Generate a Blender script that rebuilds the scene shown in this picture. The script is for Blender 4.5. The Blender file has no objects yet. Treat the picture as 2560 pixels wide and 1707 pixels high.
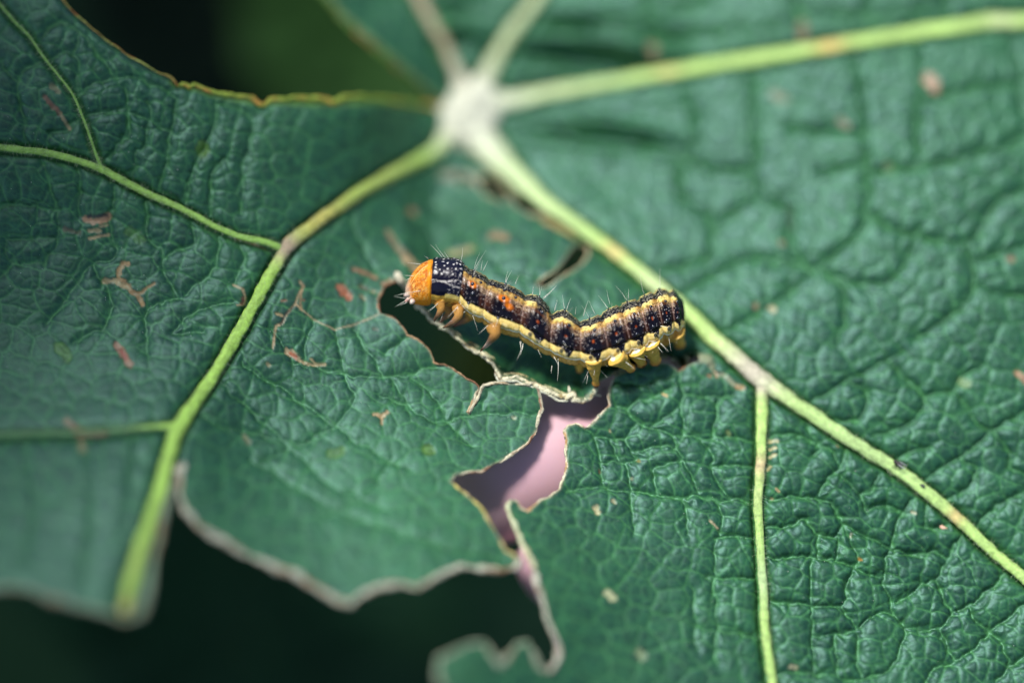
import bpy, bmesh, math, random
import numpy as np
from mathutils import Vector, Matrix
from mathutils.kdtree import KDTree

random.seed(7); rng = np.random.default_rng(7)
scene = bpy.context.scene
COL = scene.collection
# one Blender unit is one centimetre: the whole leaf is about 18 cm wide
scene.unit_settings.system = 'METRIC'; scene.unit_settings.scale_length = 0.01

# ---------------------------------------------------------------- camera
PITCH = math.radians(40)                 # optical axis away from straight down
DIST = 30.0                              # lens to the caterpillar, cm
LEAF_Z = 42.0
cam_d = bpy.data.cameras.new('camera'); cam = bpy.data.objects.new('camera', cam_d); COL.objects.link(cam)
cam_d.sensor_width = 36; cam_d.lens = 90
cam.location = (0, -DIST * math.sin(PITCH), LEAF_Z + DIST * math.cos(PITCH))
cam.rotation_euler = (PITCH, 0, 0)
cam_d.clip_start = 0.5; cam_d.clip_end = 5000
cam_d.dof.use_dof = True; cam_d.dof.focus_distance = DIST - 0.18
cam_d.dof.aperture_fstop = 0.022
cam_d.dof.aperture_blades = 0
scene.camera = cam
# ---------------------------------------------------------------- light
SUN_EL, SUN_AZ = math.radians(71), math.radians(-75)     # azimuth clockwise from +Y (behind the leaf, to the left)
w = bpy.data.worlds.new('World'); scene.world = w; w.use_nodes = True
wn = w.node_tree; wn.nodes.clear()
sky = wn.nodes.new('ShaderNodeTexSky'); sky.sky_type = 'NISHITA'; sky.sun_disc = False
sky.sun_elevation = SUN_EL; sky.sun_rotation = SUN_AZ
sky.air_density = 1.0; sky.dust_density = 2.0
bg = wn.nodes.new('ShaderNodeBackground'); bg.inputs[1].default_value = 0.05
wo = wn.nodes.new('ShaderNodeOutputWorld')
wn.links.new(sky.outputs[0], bg.inputs[0]); wn.links.new(bg.outputs[0], wo.inputs[0])
sd = bpy.data.lights.new('sun', 'SUN'); sun = bpy.data.objects.new('sun', sd); COL.objects.link(sun)
sd.energy = 1.5; sd.angle = math.radians(12); sd.color = (1.0, 0.98, 0.95)
sdir = Vector((math.cos(SUN_EL) * math.sin(SUN_AZ), math.cos(SUN_EL) * math.cos(SUN_AZ), math.sin(SUN_EL)))
sun.rotation_euler = sdir.to_track_quat('Z', 'Y').to_euler()
sun.location = (0, 0, 150)
vs = scene.view_settings
vs.view_transform = 'Standard'; vs.look = 'None'; vs.gamma = 1; vs.use_curve_mapping = False
vs.exposure = 1.85

# ---------------------------------------------------------------- helpers
F = 2560 * 90 / 36.0
CAMR = np.array(cam.rotation_euler.to_matrix()); CAMP = np.array(cam.location)
def at(u, v, d):
    """point seen at photo position (u,v) at distance d along the lens axis -> world"""
    u = np.asarray(u, float); v = np.asarray(v, float); d = np.asarray(d, float)
    p = np.stack([(u - 1280) / F * d, -(v - 853.5) / F * d, -d * np.ones_like(u)], -1)
    return p @ CAMR.T + CAMP
RIGHT, UP, TOCAM = CAMR[:, 0], CAMR[:, 1], CAMR[:, 2]

def tag(o, label=None, cat=None, group=None, kind=None):
    if label: o['label'] = label
    if cat: o['category'] = cat
    if group: o['group'] = group
    if kind: o['kind'] = kind
    return o
def empty(name, loc):
    o = bpy.data.objects.new(name, None); COL.objects.link(o); o.location = loc; o.empty_display_size = .3
    return o
def mesh_obj(name, verts, faces, mat, parent=None, smooth=True, attrs=None, loc=None):
    """faces: (n,4)/(n,3) array or list"""
    verts = np.asarray(verts, float)
    org = np.array(parent.matrix_world.translation) if parent is not None else np.zeros(3)
    if parent is not None:
        org = np.array(parent.location)
        if parent.parent is not None: org = org + np.array(parent.parent.location)
        if parent.type == 'MESH': org = np.array(parent['_o'])
    if loc is not None: org = np.array(loc)
    v = verts - org
    me = bpy.data.meshes.new(name)
    if isinstance(faces, np.ndarray):
        k = faces.shape[1]; n = len(faces)
        me.vertices.add(len(v)); me.vertices.foreach_set('co', v.ravel())
        me.loops.add(n * k); me.loops.foreach_set('vertex_index', faces.ravel().astype(np.int32))
        me.polygons.add(n); me.polygons.foreach_set('loop_start', np.arange(0, n * k, k, dtype=np.int32))
        me.update(calc_edges=True); me.validate()
    else:
        me.from_pydata([tuple(p) for p in v], [], faces)
    me.polygons.foreach_set('use_smooth', [smooth] * len(me.polygons))
    if attrs:
        for an, (ty, data) in attrs.items():
            a = me.attributes.new(an, ty, 'POINT')
            if ty == 'FLOAT_COLOR': a.data.foreach_set('color', np.asarray(data, np.float32).ravel())
            else: a.data.foreach_set('value', np.asarray(data, np.float32).ravel())
    o = bpy.data.objects.new(name, me); COL.objects.link(o)
    if mat: me.materials.append(mat)
    if parent is not None: o.parent = parent
    elif loc is not None: o.location = loc
    if parent is None or parent.type == 'EMPTY': pass
    return o

def mat_new(name):
    m = bpy.data.materials.new(name); m.use_nodes = True
    nt = m.node_tree; nt.nodes.clear()
    out = nt.nodes.new('ShaderNodeOutputMaterial'); b = nt.nodes.new('ShaderNodeBsdfPrincipled')
    nt.links.new(b.outputs[0], out.inputs[0])
    return m, nt, b, out
def noise(nt, scale, detail=3, rough=.5):
    tc = nt.nodes.new('ShaderNodeNewGeometry'); n = nt.nodes.new('ShaderNodeTexNoise')
    n.inputs['Scale'].default_value = scale; n.inputs['Detail'].default_value = detail; n.inputs['Roughness'].default_value = rough
    nt.links.new(tc.outputs['Position'], n.inputs['Vector']); return n
def ramp(nt, src, lo, hi, a, b):
    r = nt.nodes.new('ShaderNodeMapRange'); r.inputs[1].default_value = lo; r.inputs[2].default_value = hi
    r.inputs[3].default_value = a; r.inputs[4].default_value = b; nt.links.new(src, r.inputs[0]); return r.outputs[0]
def bump(nt, b, src, strength, dist):
    bp = nt.nodes.new('ShaderNodeBump'); bp.inputs['Strength'].default_value = strength; bp.inputs['Distance'].default_value = dist
    nt.links.new(src, bp.inputs['Height']); nt.links.new(bp.outputs[0], b.inputs['Normal']); return bp
def attr_mat(name, rough=.5, spec=.5, nscale=20, namp=.25, bscale=60, bstr=.3, bdist=.01, transl=0., coat=0., sss=0.):
    """material whose pigment comes from the mesh attribute 'pigment', broken up by noise"""
    m, nt, b, out = mat_new(name)
    a = nt.nodes.new('ShaderNodeAttribute'); a.attribute_name = 'pigment'
    n = noise(nt, nscale, 4, .6)
    f = ramp(nt, n.outputs[0], .3, .7, 1 - namp, 1 + namp)
    mx = nt.nodes.new('ShaderNodeVectorMath'); mx.operation = 'SCALE'
    nt.links.new(a.outputs['Color'], mx.inputs[0]); nt.links.new(f, mx.inputs['Scale'])
    nt.links.new(mx.outputs[0], b.inputs['Base Color'])
    b.inputs['Roughness'].default_value = rough; b.inputs['Specular IOR Level'].default_value = spec
    b.inputs['Coat Weight'].default_value = coat; b.inputs['Coat Roughness'].default_value = .2
    if sss:
        b.inputs['Subsurface Weight'].default_value = sss; b.inputs['Subsurface Radius'].default_value = (.1, .05, .02); b.inputs['Subsurface Scale'].default_value = .6
    n2 = noise(nt, bscale, 3, .6); bump(nt, b, n2.outputs[0], bstr, bdist)
    if transl:
        t = nt.nodes.new('ShaderNodeBsdfTranslucent'); ms = nt.nodes.new('ShaderNodeMixShader'); ms.inputs[0].default_value = transl
        hs = nt.nodes.new('ShaderNodeVectorMath'); hs.operation = 'MULTIPLY'; hs.inputs[1].default_value = (1.6, 1.9, .7)
        nt.links.new(mx.outputs[0], hs.inputs[0]); nt.links.new(hs.outputs[0], t.inputs[0])
        nt.links.new(b.outputs[0], ms.inputs[1]); nt.links.new(t.outputs[0], ms.inputs[2]); nt.links.new(ms.outputs[0], out.inputs[0])
    return m
def plain(name, color, rough=.5, spec=.5, coat=0, nscale=10, namp=.2):
    m, nt, b, out = mat_new(name)
    n = noise(nt, nscale, 4, .6); f = ramp(nt, n.outputs[0], .3, .7, 1 - namp, 1 + namp)
    mx = nt.nodes.new('ShaderNodeVectorMath'); mx.operation = 'SCALE'; mx.inputs[0].default_value = color
    nt.links.new(f, mx.inputs['Scale']); nt.links.new(mx.outputs[0], b.inputs['Base Color'])
    b.inputs['Roughness'].default_value = rough; b.inputs['Specular IOR Level'].default_value = spec
    b.inputs['Coat Weight'].default_value = coat; b.inputs['Coat Roughness'].default_value = .12
    return m

def T(o, s, pts):      # crop coordinates -> photo coordinates
    return np.array([[o[0] + s * x, o[1] + s * y] for x, y in pts], float)
def resample(pts, step):
    pts = np.asarray(pts, float)
    d = np.r_[0, np.cumsum(np.linalg.norm(np.diff(pts, axis=0), axis=1))]
    n = max(2, int(d[-1] / step) + 1); t = np.linspace(0, d[-1], n)
    return np.stack([np.interp(t, d, pts[:, k]) for k in range(pts.shape[1])], -1)
def catmull(pts, per=8):
    pts = np.asarray(pts, float); P = np.vstack([2 * pts[0] - pts[1], pts, 2 * pts[-1] - pts[-2]])
    out = []
    for i in range(1, len(P) - 2):
        for t in np.linspace(0, 1, per, endpoint=False):
            a, b, c, d = P[i - 1], P[i], P[i + 1], P[i + 2]
            out.append(.5 * ((2 * b) + (-a + c) * t + (2 * a - 5 * b + 4 * c - d) * t * t + (-a + 3 * b - 3 * c + d) * t ** 3))
    out.append(pts[-1]); return np.array(out)
def hash2(ix, iy, k):
    h = np.sin(ix * 127.1 + iy * 311.7 + k * 74.7) * 43758.5453
    return h - np.floor(h)
def voronoi(x, y, k, jit=.8):
    """distance to the cell edge and a random value per cell"""
    ix = np.floor(x); iy = np.floor(y)
    best = np.full(x.shape, 1e9); bx = np.zeros_like(x); by = np.zeros_like(x); rid = np.zeros_like(x)
    cells = []
    for dx in (-1, 0, 1):
        for dy in (-1, 0, 1):
            cx = ix + dx; cy = iy + dy
            px = cx + .5 + jit * (hash2(cx, cy, k) - .5) - x; py = cy + .5 + jit * (hash2(cx, cy, k + 1) - .5) - y
            d = px * px + py * py; m = d < best
            best = np.where(m, d, best); bx = np.where(m, px, bx); by = np.where(m, py, by); rid = np.where(m, hash2(cx, cy, k + 2), rid)
            cells.append((px, py))
    e = np.full(x.shape, 1e9)
    for px, py in cells:
        vx = px - bx; vy = py - by; l = np.sqrt(vx * vx + vy * vy)
        dd = ((px + bx) * .5 * vx + (py + by) * .5 * vy) / np.maximum(l, 1e-9)
        e = np.where(l > 1e-6, np.minimum(e, dd), e)
    return e, rid
def vnoise(x, y, k=0):
    ix = np.floor(x); iy = np.floor(y); fx = x - ix; fy = y - iy
    fx = fx * fx * (3 - 2 * fx); fy = fy * fy * (3 - 2 * fy)
    a = hash2(ix, iy, k); b = hash2(ix + 1, iy, k); c = hash2(ix, iy + 1, k); d = hash2(ix + 1, iy + 1, k)
    return (a * (1 - fx) + b * fx) * (1 - fy) + (c * (1 - fx) + d * fx) * fy
def fbm(x, y, k=0, o=3):
    s = 0; a = .5
    for i in range(o): s = s + a * vnoise(x * 2 ** i, y * 2 ** i, k + 13 * i); a *= .5
    return s / (1 - .5 ** o)
def seg_dist(X, Y, pts, reach=None, ret_t=False):
    """distance to a polyline, only worked out within `reach`"""
    shp = X.shape; x = X.ravel(); y = Y.ravel()
    D = np.full(x.shape, 1e6); TT = np.zeros_like(x)
    if reach is not None:
        sel = np.nonzero((x > pts[:, 0].min() - reach) & (x < pts[:, 0].max() + reach) & (y > pts[:, 1].min() - reach) & (y < pts[:, 1].max() + reach))[0]
    else: sel = np.arange(len(x))
    xs = x[sel]; ys = y[sel]; dd = np.full(len(sel), 1e6); tt = np.zeros(len(sel))
    for i in range(len(pts) - 1):
        ax, ay = pts[i]; bx, by = pts[i + 1]; vx = bx - ax; vy = by - ay; L = vx * vx + vy * vy + 1e-9
        t = np.clip(((xs - ax) * vx + (ys - ay) * vy) / L, 0, 1)
        d = np.hypot(xs - ax - t * vx, ys - ay - t * vy); m = d < dd
        dd = np.where(m, d, dd); tt = np.where(m, i + t, tt)
    D[sel] = dd; TT[sel] = tt
    return (D.reshape(shp), TT.reshape(shp)) if ret_t else D.reshape(shp)
def inside(X, Y, poly):
    c = np.zeros(X.shape, bool); n = len(poly)
    for i in range(n):
        x1, y1 = poly[i]; x2, y2 = poly[(i + 1) % n]
        if y1 == y2: continue
        m = ((y1 > Y) != (y2 > Y)) & (X < (x2 - x1) * (Y - y1) / (y2 - y1) + x1)
        c ^= m
    return c

# ---------------------------------------------------------------- the ground and the plant below the big leaf
def sheet(name, n, size, zf, mat, kind, c=(0, 0)):
    g = np.linspace(-1, 1, n); g = np.sign(g) * np.abs(g) ** 2.2 * size
    X, Y = np.meshgrid(g + c[0], g + c[1]); Z = zf(X, Y)
    idx = np.arange(n * n).reshape(n, n)
    fc = np.stack([idx[:-1, :-1], idx[:-1, 1:], idx[1:, 1:], idx[1:, :-1]], -1).reshape(-1, 4)
    o = mesh_obj(name, np.stack([X, Y, Z], -1).reshape(-1, 3), fc, mat); o['kind'] = kind; return o
m_soil = plain('dark_soil', (.003, .009, .005), .95, .0, 0, .4, .5)
sheet('ground', 120, 3000, lambda X, Y: .9 * fbm(X / 7, Y / 7, 3) - .8, m_soil, 'structure')

# ---------------------------------------------------------------- outlines traced from the photograph
C1 = ((1050, 1000), .451); C4 = ((1280, 900), .2806); C7 = ((640, 640), .3061); Q1 = ((0, 0), .5447); Q2 = ((1280, 0), .5447)
Q3 = ((0, 853), .5447); C5 = ((0, 60), .3061); C6 = ((0, 480), .3061); C3 = ((1840, 1227), .3061); C2 = ((1840, 900), .3061); C8 = ((960, 340), .2551)
e_leftbottom = np.array([(-420, 1560), (-200, 1500), (0, 1472), (70, 1475), (140, 1505), (210, 1520), (270, 1535), (315, 1553), (352, 1540), (372, 1490), (382, 1420), (398, 1345), (415, 1270), (430, 1225), (438, 1195)], float)
e_tab = np.array([(438, 1195), (447, 1172), (462, 1166)], float)
e_midbottom = np.array([(462, 1166), (450, 1200), (450, 1240), (465, 1280), (495, 1315), (540, 1345), (580, 1368), (625, 1393), (680, 1418), (725, 1434), (765, 1455), (805, 1482), (850, 1507), (872, 1512), (902, 1490), (950, 1468), (1000, 1463), (1045, 1473), (1090, 1446), (1145, 1419), (1200, 1425), (1255, 1430), (1288, 1420), (1297, 1402)], float)
e_midright = np.array([(1297, 1402), (1262, 1379), (1244, 1347), (1221, 1311), (1199, 1271), (1163, 1239), (1124, 1207), (1136, 1190), (1170, 1184), (1203, 1183), (1225, 1168), (1248, 1156), (1289, 1131), (1321, 1106), (1339, 1077), (1345, 1050), (1354, 1025), (1350, 995), (1347, 973), (1338, 963)], float)
e_midtop = np.array([(1338, 963), (1307, 962), (1277, 960), (1249, 957), (1225, 960), (1210, 966), (1203, 975), (1192, 1000), (1183, 1015), (1171, 1034), (1179, 1012), (1186, 996), (1197, 975), (1197, 967), (1185, 958), (1173, 952), (1160, 943), (1145, 934), (1130, 923), (1112, 912), (1096, 911), (1084, 906), (1080, 894), (1075, 882), (1068, 872), (1056, 860), (1043, 850), (1029, 844), (1018, 840), (1012, 829), (1004, 818), (989, 802), (975, 795), (961, 790), (949, 787), (945, 772), (945, 753), (952, 735), (961, 717), (977, 709), (1001, 703), (1015, 709)], float)
e_strip = np.array([(1015, 709), (1017, 741), (1035, 762), (1055, 782), (1081, 802), (1105, 822), (1127, 842), (1150, 858), (1173, 873), (1195, 886), (1212, 897), (1228, 910), (1240, 926), (1252, 946), (1274, 950), (1292, 949), (1310, 955), (1326, 961), (1347, 967), (1373, 984), (1401, 997), (1420, 998), (1428, 984), (1434, 1000), (1460, 1004), (1474, 995), (1490, 981), (1496, 968), (1500, 955), (1520, 944), (1540, 937)], float)
e_slit_up = np.array([(1540, 937), (1580, 916), (1617, 900), (1667, 903), (1696, 920), (1718, 906), (1740, 903), (1768, 904), (1788, 934), (1811, 942), (1834, 964), (1850, 971)], float)
e_slit_lo = np.array([(1850, 971), (1830, 968), (1807, 947), (1783, 938), (1762, 911), (1738, 912), (1720, 917), (1695, 932), (1665, 913), (1620, 910), (1585, 924), (1549, 936), (1536, 945)], float)
e_rightl = np.array([(1536, 945), (1530, 956), (1524, 973), (1521, 993), (1524, 1015), (1516, 1021), (1504, 1035), (1488, 1054), (1471, 1068), (1462, 1071), (1448, 1065), (1438, 1061), (1420, 1067), (1412, 1077), (1417, 1102), (1413, 1133), (1417, 1169), (1406, 1203), (1398, 1225), (1373, 1245), (1350, 1254), (1334, 1268), (1316, 1281), (1300, 1275), (1290, 1258), (1276, 1252), (1269, 1270), (1276, 1296), (1285, 1316), (1294, 1335), (1303, 1356), (1316, 1388), (1330, 1410), (1336, 1430), (1339, 1455), (1350, 1485), (1357, 1510), (1366, 1555), (1380, 1590), (1392, 1615), (1392, 1645), (1378, 1672), (1366, 1682)], float)
e_bottom = np.array([(1366, 1682), (1343, 1670), (1330, 1640), (1316, 1606), (1289, 1613), (1266, 1646), (1244, 1664), (1228, 1640), (1208, 1609), (1163, 1613), (1127, 1636), (1095, 1649), (1095, 1695), (1108, 1720), (1100, 1800), (1040, 2000), (1000, 2300)], float)
hole_big = np.vstack([e_leftbottom, e_tab[1:], e_midbottom[1:], e_midright[1:], e_midtop[1:], e_strip[1:], e_slit_up[1:], e_slit_lo[1:], e_rightl[1:], e_bottom[1:], [(-420, 2300)]])
s_left = T(*Q1, [(200, -330), (240, -150), (262, -40), (300, 20), (360, 80), (420, 135), (480, 185), (540, 225), (600, 265), (700, 325), (790, 365), (815, 400), (840, 392), (870, 405), (890, 395), (950, 420), (1030, 440), (1100, 446), (1160, 452), (1185, 480), (1205, 492), (1240, 462), (1350, 458), (1480, 463), (1530, 475), (1600, 448), (1700, 452), (1800, 465), (1920, 480), (2035, 500)])
s_right = T(*Q1, [(2035, 500), (2010, 470), (1950, 425), (1850, 345), (1750, 260), (1650, 175), (1560, 90), (1470, -20), (1430, -120), (1380, -330)])
sinus = np.vstack([s_left, s_right[1:]])
h_slash = np.array([(1424, 634), (1442, 625), (1458, 630), (1460, 648), (1446, 668), (1425, 682), (1407, 690), (1388, 706), (1366, 714), (1352, 708), (1366, 694), (1392, 680), (1408, 660)], float)
h_hub1 = np.array([(1205, 460), (1225, 453), (1250, 466), (1266, 490), (1250, 499), (1222, 486)], float)
h_hub2 = np.array([(1288, 496), (1312, 494), (1336, 514), (1348, 531), (1326, 535), (1300, 520)], float)
h_head = np.array([(1145, 447), (1160, 444), (1172, 452), (1160, 460), (1148, 458)], float)
for h_, k_ in ((h_slash, 1.22), (h_hub1, 1.5), (h_hub2, 1.5), (h_head, 1.6)): h_[:] = h_.mean(0) + (h_ - h_.mean(0)) * k_
holes = [hole_big, sinus, h_slash, h_hub1, h_hub2, h_head]

# ---------------------------------------------------------------- how far each part of the leaf lies behind (+) or before (-) the caterpillar, cm
ctl = np.array([
 (0, 0, .25), (250, 250, 0), (600, 400, .25), (900, 250, .8), (1050, 300, 1.9), (1180, 280, 2.0), (0, 500, -.05), (300, 550, .05), (400, 800, -.2), (650, 700, 0),
 (0, 900, -.35), (300, 900, -.4), (450, 1070, -.9), (100, 1100, -.95), (0, 1450, -2.0), (300, 1520, -2.1), (600, 1100, -.55), (500, 1200, -1.2), (860, 1500, -1.6),
 (900, 1200, -.75), (900, 950, -.15), (1100, 900, .05), (1200, 1080, -.2), (1270, 1400, -1.0), (1180, 870, .1), (1040, 770, .15), (1400, 960, .05), (1490, 960, .1),
 (1300, 600, .8), (1150, 550, 1.1), (1100, 480, 1.6), (1000, 620, .75), (850, 700, .3), (1200, 700, .2), (1400, 800, .05), (1500, 620, 1.05), (1640, 720, .8), (1750, 850, .45),
 (1900, 970, .3), (1900, 1100, .1), (2100, 1300, 0), (2300, 1550, -.1), (1500, 1100, 0), (1570, 960, .1), (1600, 1400, -.45), (1450, 1650, -1.1), (1180, 1670, -1.9), (1900, 1650, -.55),
 (2300, 1700, -.35), (2200, 1130, .2), (2450, 1000, .35), (2400, 700, .65), (2200, 400, 1.1), (2500, 150, 1.45), (2000, 140, 1.6), (1600, 190, 1.85), (1700, 400, 1.5),
 (1400, 300, 1.9), (1300, 80, 2.2), (1100, 60, 2.1), (900, 40, 1.8), (2000, 0, 1.8), (-400, 0, .5), (-400, 900, -.2), (-400, 1700, -2.4), (-200, -300, .9), (600, -300, 1.4),
 (1500, -350, 3.), (2900, -300, 2.7), (2950, 700, .9), (2950, 1300, .2), (2900, 2050, -.5), (1900, 2050, -1.1), (1100, 2050, -2.2), (400, 2050, -3.0)], float)
def tps_fit(c):
    P = c[:, :2] / 1000; n = len(P)
    r2 = ((P[:, None] - P[None]) ** 2).sum(-1); K = .5 * r2 * np.log(r2 + 1e-12)
    A = np.zeros((n + 3, n + 3)); A[:n, :n] = K + np.eye(n) * .012; A[:n, n] = 1; A[:n, n + 1:] = P; A[n, :n] = 1; A[n + 1:, :n] = P.T
    return P, np.linalg.solve(A, np.r_[c[:, 2], 0, 0, 0])
def tps_eval(fit, u, v):
    P, w_ = fit; n = len(P); x = u / 1000; y = v / 1000; s = w_[n] + w_[n + 1] * x + w_[n + 2] * y
    for i in range(n):
        r2 = (x - P[i, 0]) ** 2 + (y - P[i, 1]) ** 2; s = s + w_[i] * .5 * r2 * np.log(r2 + 1e-12)
    return s
FIT = tps_fit(ctl)
stripline = np.vstack([e_midtop[-8:], e_strip])
def base_delta(u, v):
    d = tps_eval(FIT, u, v)
    # the chewed strip under the caterpillar rolls away from the lens behind its edge
    ds, tt = seg_dist(u, v, e_strip[1:-1], 420, True)
    k = np.where(ds < 420, ds, 420.)
    fade = np.clip((400 - k) / 330, 0, 1) ** 1.5 * np.clip((seg_dist(u, v, np.array([(1000., 430), (1006, 600), (1012, 712)])) - 2) / 80, 0, 1)
    side = inside(u, v, STRIP_ZONE)
    d = d + np.where(side, (.5 * np.clip((1520 - u) / 140, .0, 1) * (1 - np.exp(-k / 42.))) * fade, 0)
    # lower sheet of the tear beside the tail
    dl = seg_dist(u, v, e_slit_up, 120)
    up = inside(u, v, SLIT_ZONE)
    d = d + np.where(up, .30 * np.exp(-(dl / 55.) ** 2) * np.clip((1800 - u) / 70, 0, 1), 0)
    return d
STRIP_ZONE = np.vstack([e_strip, [(1720, 880), (1700, 700), (1500, 420), (1000, 420)]])
SLIT_ZONE = np.vstack([e_slit_up, [(1840, 900), (1700, 750), (1500, 800), (1480, 930)]])

# ---------------------------------------------------------------- veins traced from the photograph
veinsA = dict(
 left_main=([(1120, 345), (1080, 385), (1000, 425), (900, 480), (800, 550), (725, 610), (690, 665), (640, 755), (590, 845), (540, 930), (490, 1005), (445, 1075), (420, 1150), (395, 1245), (355, 1370), (330, 1450), (312, 1535)],
            [26, 17, 14, 14, 15, 17, 16, 15, 15, 15, 16, 19, 16, 16, 17, 16, 12]),
 left_branch=([(705, 628), (660, 608), (600, 595), (540, 570), (450, 522), (380, 490), (290, 443), (245, 420), (180, 398), (110, 382), (0, 370), (-150, 350), (-380, 330)],
              [10, 9, 8, 8, 8.5, 9, 9.5, 9, 8.5, 9, 9, 9, 9]),
 low_branch=([(440, 1072), (400, 1072), (330, 1078), (230, 1085), (120, 1088), (0, 1092), (-200, 1110)], [12, 7, 6, 5.5, 5, 5, 5]),
 left_thin=([(255, 425), (235, 370), (214, 310), (184, 240), (147, 192), (110, 145), (75, 95), (46, 66), (10, 25), (-60, -60), (-150, -200)], [6, 3.5, 3.2, 3.2, 3, 3, 3, 3, 3, 3, 3]),
 mid_main=([(1190, 330), (1240, 395), (1300, 455), (1370, 520), (1450, 575), (1500, 612), (1570, 665), (1640, 722), (1700, 770), (1760, 825), (1830, 890), (1900, 952), (1970, 1000), (2060, 1060), (2150, 1120), (2240, 1175), (2330, 1245), (2400, 1305), (2480, 1380), (2570, 1455), (2700, 1560), (2880, 1700)],
           [50, 34, 26, 22, 20, 19, 19, 19, 19, 19, 20, 24, 19, 17, 16, 16, 15.5, 15, 14, 13.5, 13, 12]),
 down_branch=([(1905, 955), (1903, 1010), (1902, 1080), (1900, 1160), (1893, 1250), (1895, 1320), (1900, 1400), (1906, 1480), (1908, 1560), (1918, 1640), (1928, 1710), (1945, 1850), (1960, 2050)],
              [17, 14.5, 13.5, 12.5, 12, 10.5, 10.5, 11, 11, 12, 12, 12, 12]),
 right_main=([(1190, 260), (1280, 255), (1400, 232), (1520, 212), (1640, 192), (1780, 168), (1900, 150), (2020, 130), (2140, 110), (2260, 92), (2400, 72), (2480, 60), (2570, 58), (2750, 30), (2900, 0)],
             [34, 20, 17, 16, 16, 17, 18, 17, 17, 17, 18, 20, 18, 17, 16]),
 up_left=([(1165, 235), (1140, 185), (1105, 110), (1070, 50), (1035, -20), (990, -110), (930, -240)], [30, 16, 14, 14, 14, 13, 12]),
 up_right=([(1195, 235), (1225, 175), (1265, 105), (1310, 45), (1350, -10), (1430, -110), (1550, -240)], [34, 19, 16, 15, 15, 14, 13]))
sec = []
def S(tr, pts, w_=1.): sec.append((resample(catmull(T(*tr, pts), 4), 14), w_))
for p in [[(470,1190),(640,1170),(820,1140),(1040,1190),(1280,1195),(1540,1230),(1800,1240),(2140,1255)],
          [(1020,460),(1100,560),(1250,620),(1440,690),(1660,700),(1900,700),(2150,720)],
          [(930,410),(1020,450)], [(1000,440),(1120,370),(1250,340),(1400,255)], [(640,620),(720,690),(760,860),(800,1010),(820,1140)],
          [(1230,610),(1350,520),(1480,430),(1540,330),(1700,320),(1900,310),(1970,290)], [(1440,690),(1490,890),(1240,980),(1300,1190)],
          [(720,690),(860,690),(1000,690),(1100,560)],[(860,690),(940,900),(1020,930),(1050,1190)], [(1490,890),(1580,1000),(1640,1200)], [(1780,980),(1900,930),(2150,940)],
          [(1660,700),(1800,880),(1780,980),(1960,1240)], [(1500,60),(1510,200),(1540,330)], [(900,210),(1200,220),(1350,150),(1490,130)], [(1200,220),(1250,340)],
          [(760,920),(930,920),(1110,900),(1060,810),(1000,690)],[(1060,810),(1240,800),(1460,780)], [(1040,1190),(1080,1400),(1090,1568)], [(1540,1240),(1570,1568)], [(1800,1240),(1860,1420),(1850,1568)],
          [(1480,430),(1540,690)], [(1820,350),(1820,500),(1780,560),(1800,690)]]: S(C4, p)
for p in [[(220,290),(400,290),(560,250),(680,350),(800,360),(880,290)], [(230,540),(500,550),(800,580),(940,640),(1190,720)],
          [(230,60),(520,60),(680,60),(800,180),(880,290),(1060,370),(1240,460)], [(600,560),(610,940)], [(250,900),(450,930),(620,945),(830,940),(900,800),(940,640)],
          [(1430,80),(1330,260),(1240,460),(1190,720),(1290,990),(1380,1140),(1350,1260),(1270,1420),(1060,1530),(650,1500),(320,1490)],
          [(2190,670),(2020,830),(1870,960),(1770,1000),(1650,1120),(1390,1140)], [(1830,380),(1700,580),(1620,740),(1500,750),(1430,830),(1290,910)],
          [(1240,480),(1420,500),(1600,500),(1700,560)], [(1620,740),(1700,880),(1770,1000)], [(1630,1140),(1700,1250),(1770,1380),(1600,1470),(1540,1568)],
          [(1770,1380),(1920,1300),(2100,1150),(2300,960),(2352,930)], [(1900,960),(1970,1080),(2120,1200),(2240,1420),(2100,1560)], [(2240,1420),(2352,1340),(2500,1250)],
          [(830,940),(980,1140)], [(980,1140),(1100,1020),(1290,1000)], [(620,945),(620,1170),(620,1500)], [(620,1170),(800,1180),(980,1140)], [(800,1180),(830,1500)],
          [(980,1180),(990,1400),(1010,1500)], [(680,350),(650,550)], [(820,370),(810,580)], [(880,290),(980,520),(940,640)], [(1550,90),(1530,300)],
          [(150,380),(0,380),(-200,400)],[(150,700),(0,720),(-250,700)],[(170,1200),(-100,1160),(-350,1100)],[(-350,780),(-330,1300)],[(-180,400),(-160,1400)]]: S(C3, p)
for p in [[(600,350),(900,180),(1150,60),(1350,-60)], [(1500,980),(1830,790),(2080,600),(2352,430),(2600,250)], [(1950,1360),(2150,1180),(2352,1080),(2600,950)],
          [(1680,1140),(1900,1050),(1960,870),(1830,800)], [(900,180),(1040,240),(1060,330),(1000,470),(800,490)], [(1290,30),(1400,180),(1550,290),(1500,420),(1380,540),(1110,600)],
          [(1550,290),(1750,280),(1900,420),(2080,600)], [(1750,280),(1830,150),(2000,60)], [(880,720),(850,850),(740,980),(660,1090)], [(250,640),(480,630),(700,700),(830,830)],
          [(1140,930),(1100,1050),(1010,1100),(880,960),(850,930)], [(640,790),(700,700),(560,560)], [(1010,1100),(1060,1250),(1150,1200),(1380,1240)], [(1720,1340),(1540,1380)],
          [(2100,600),(2240,760),(2230,880),(2352,960)], [(1350,800),(1400,740),(1560,700)]]: S(C2, p)
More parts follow.
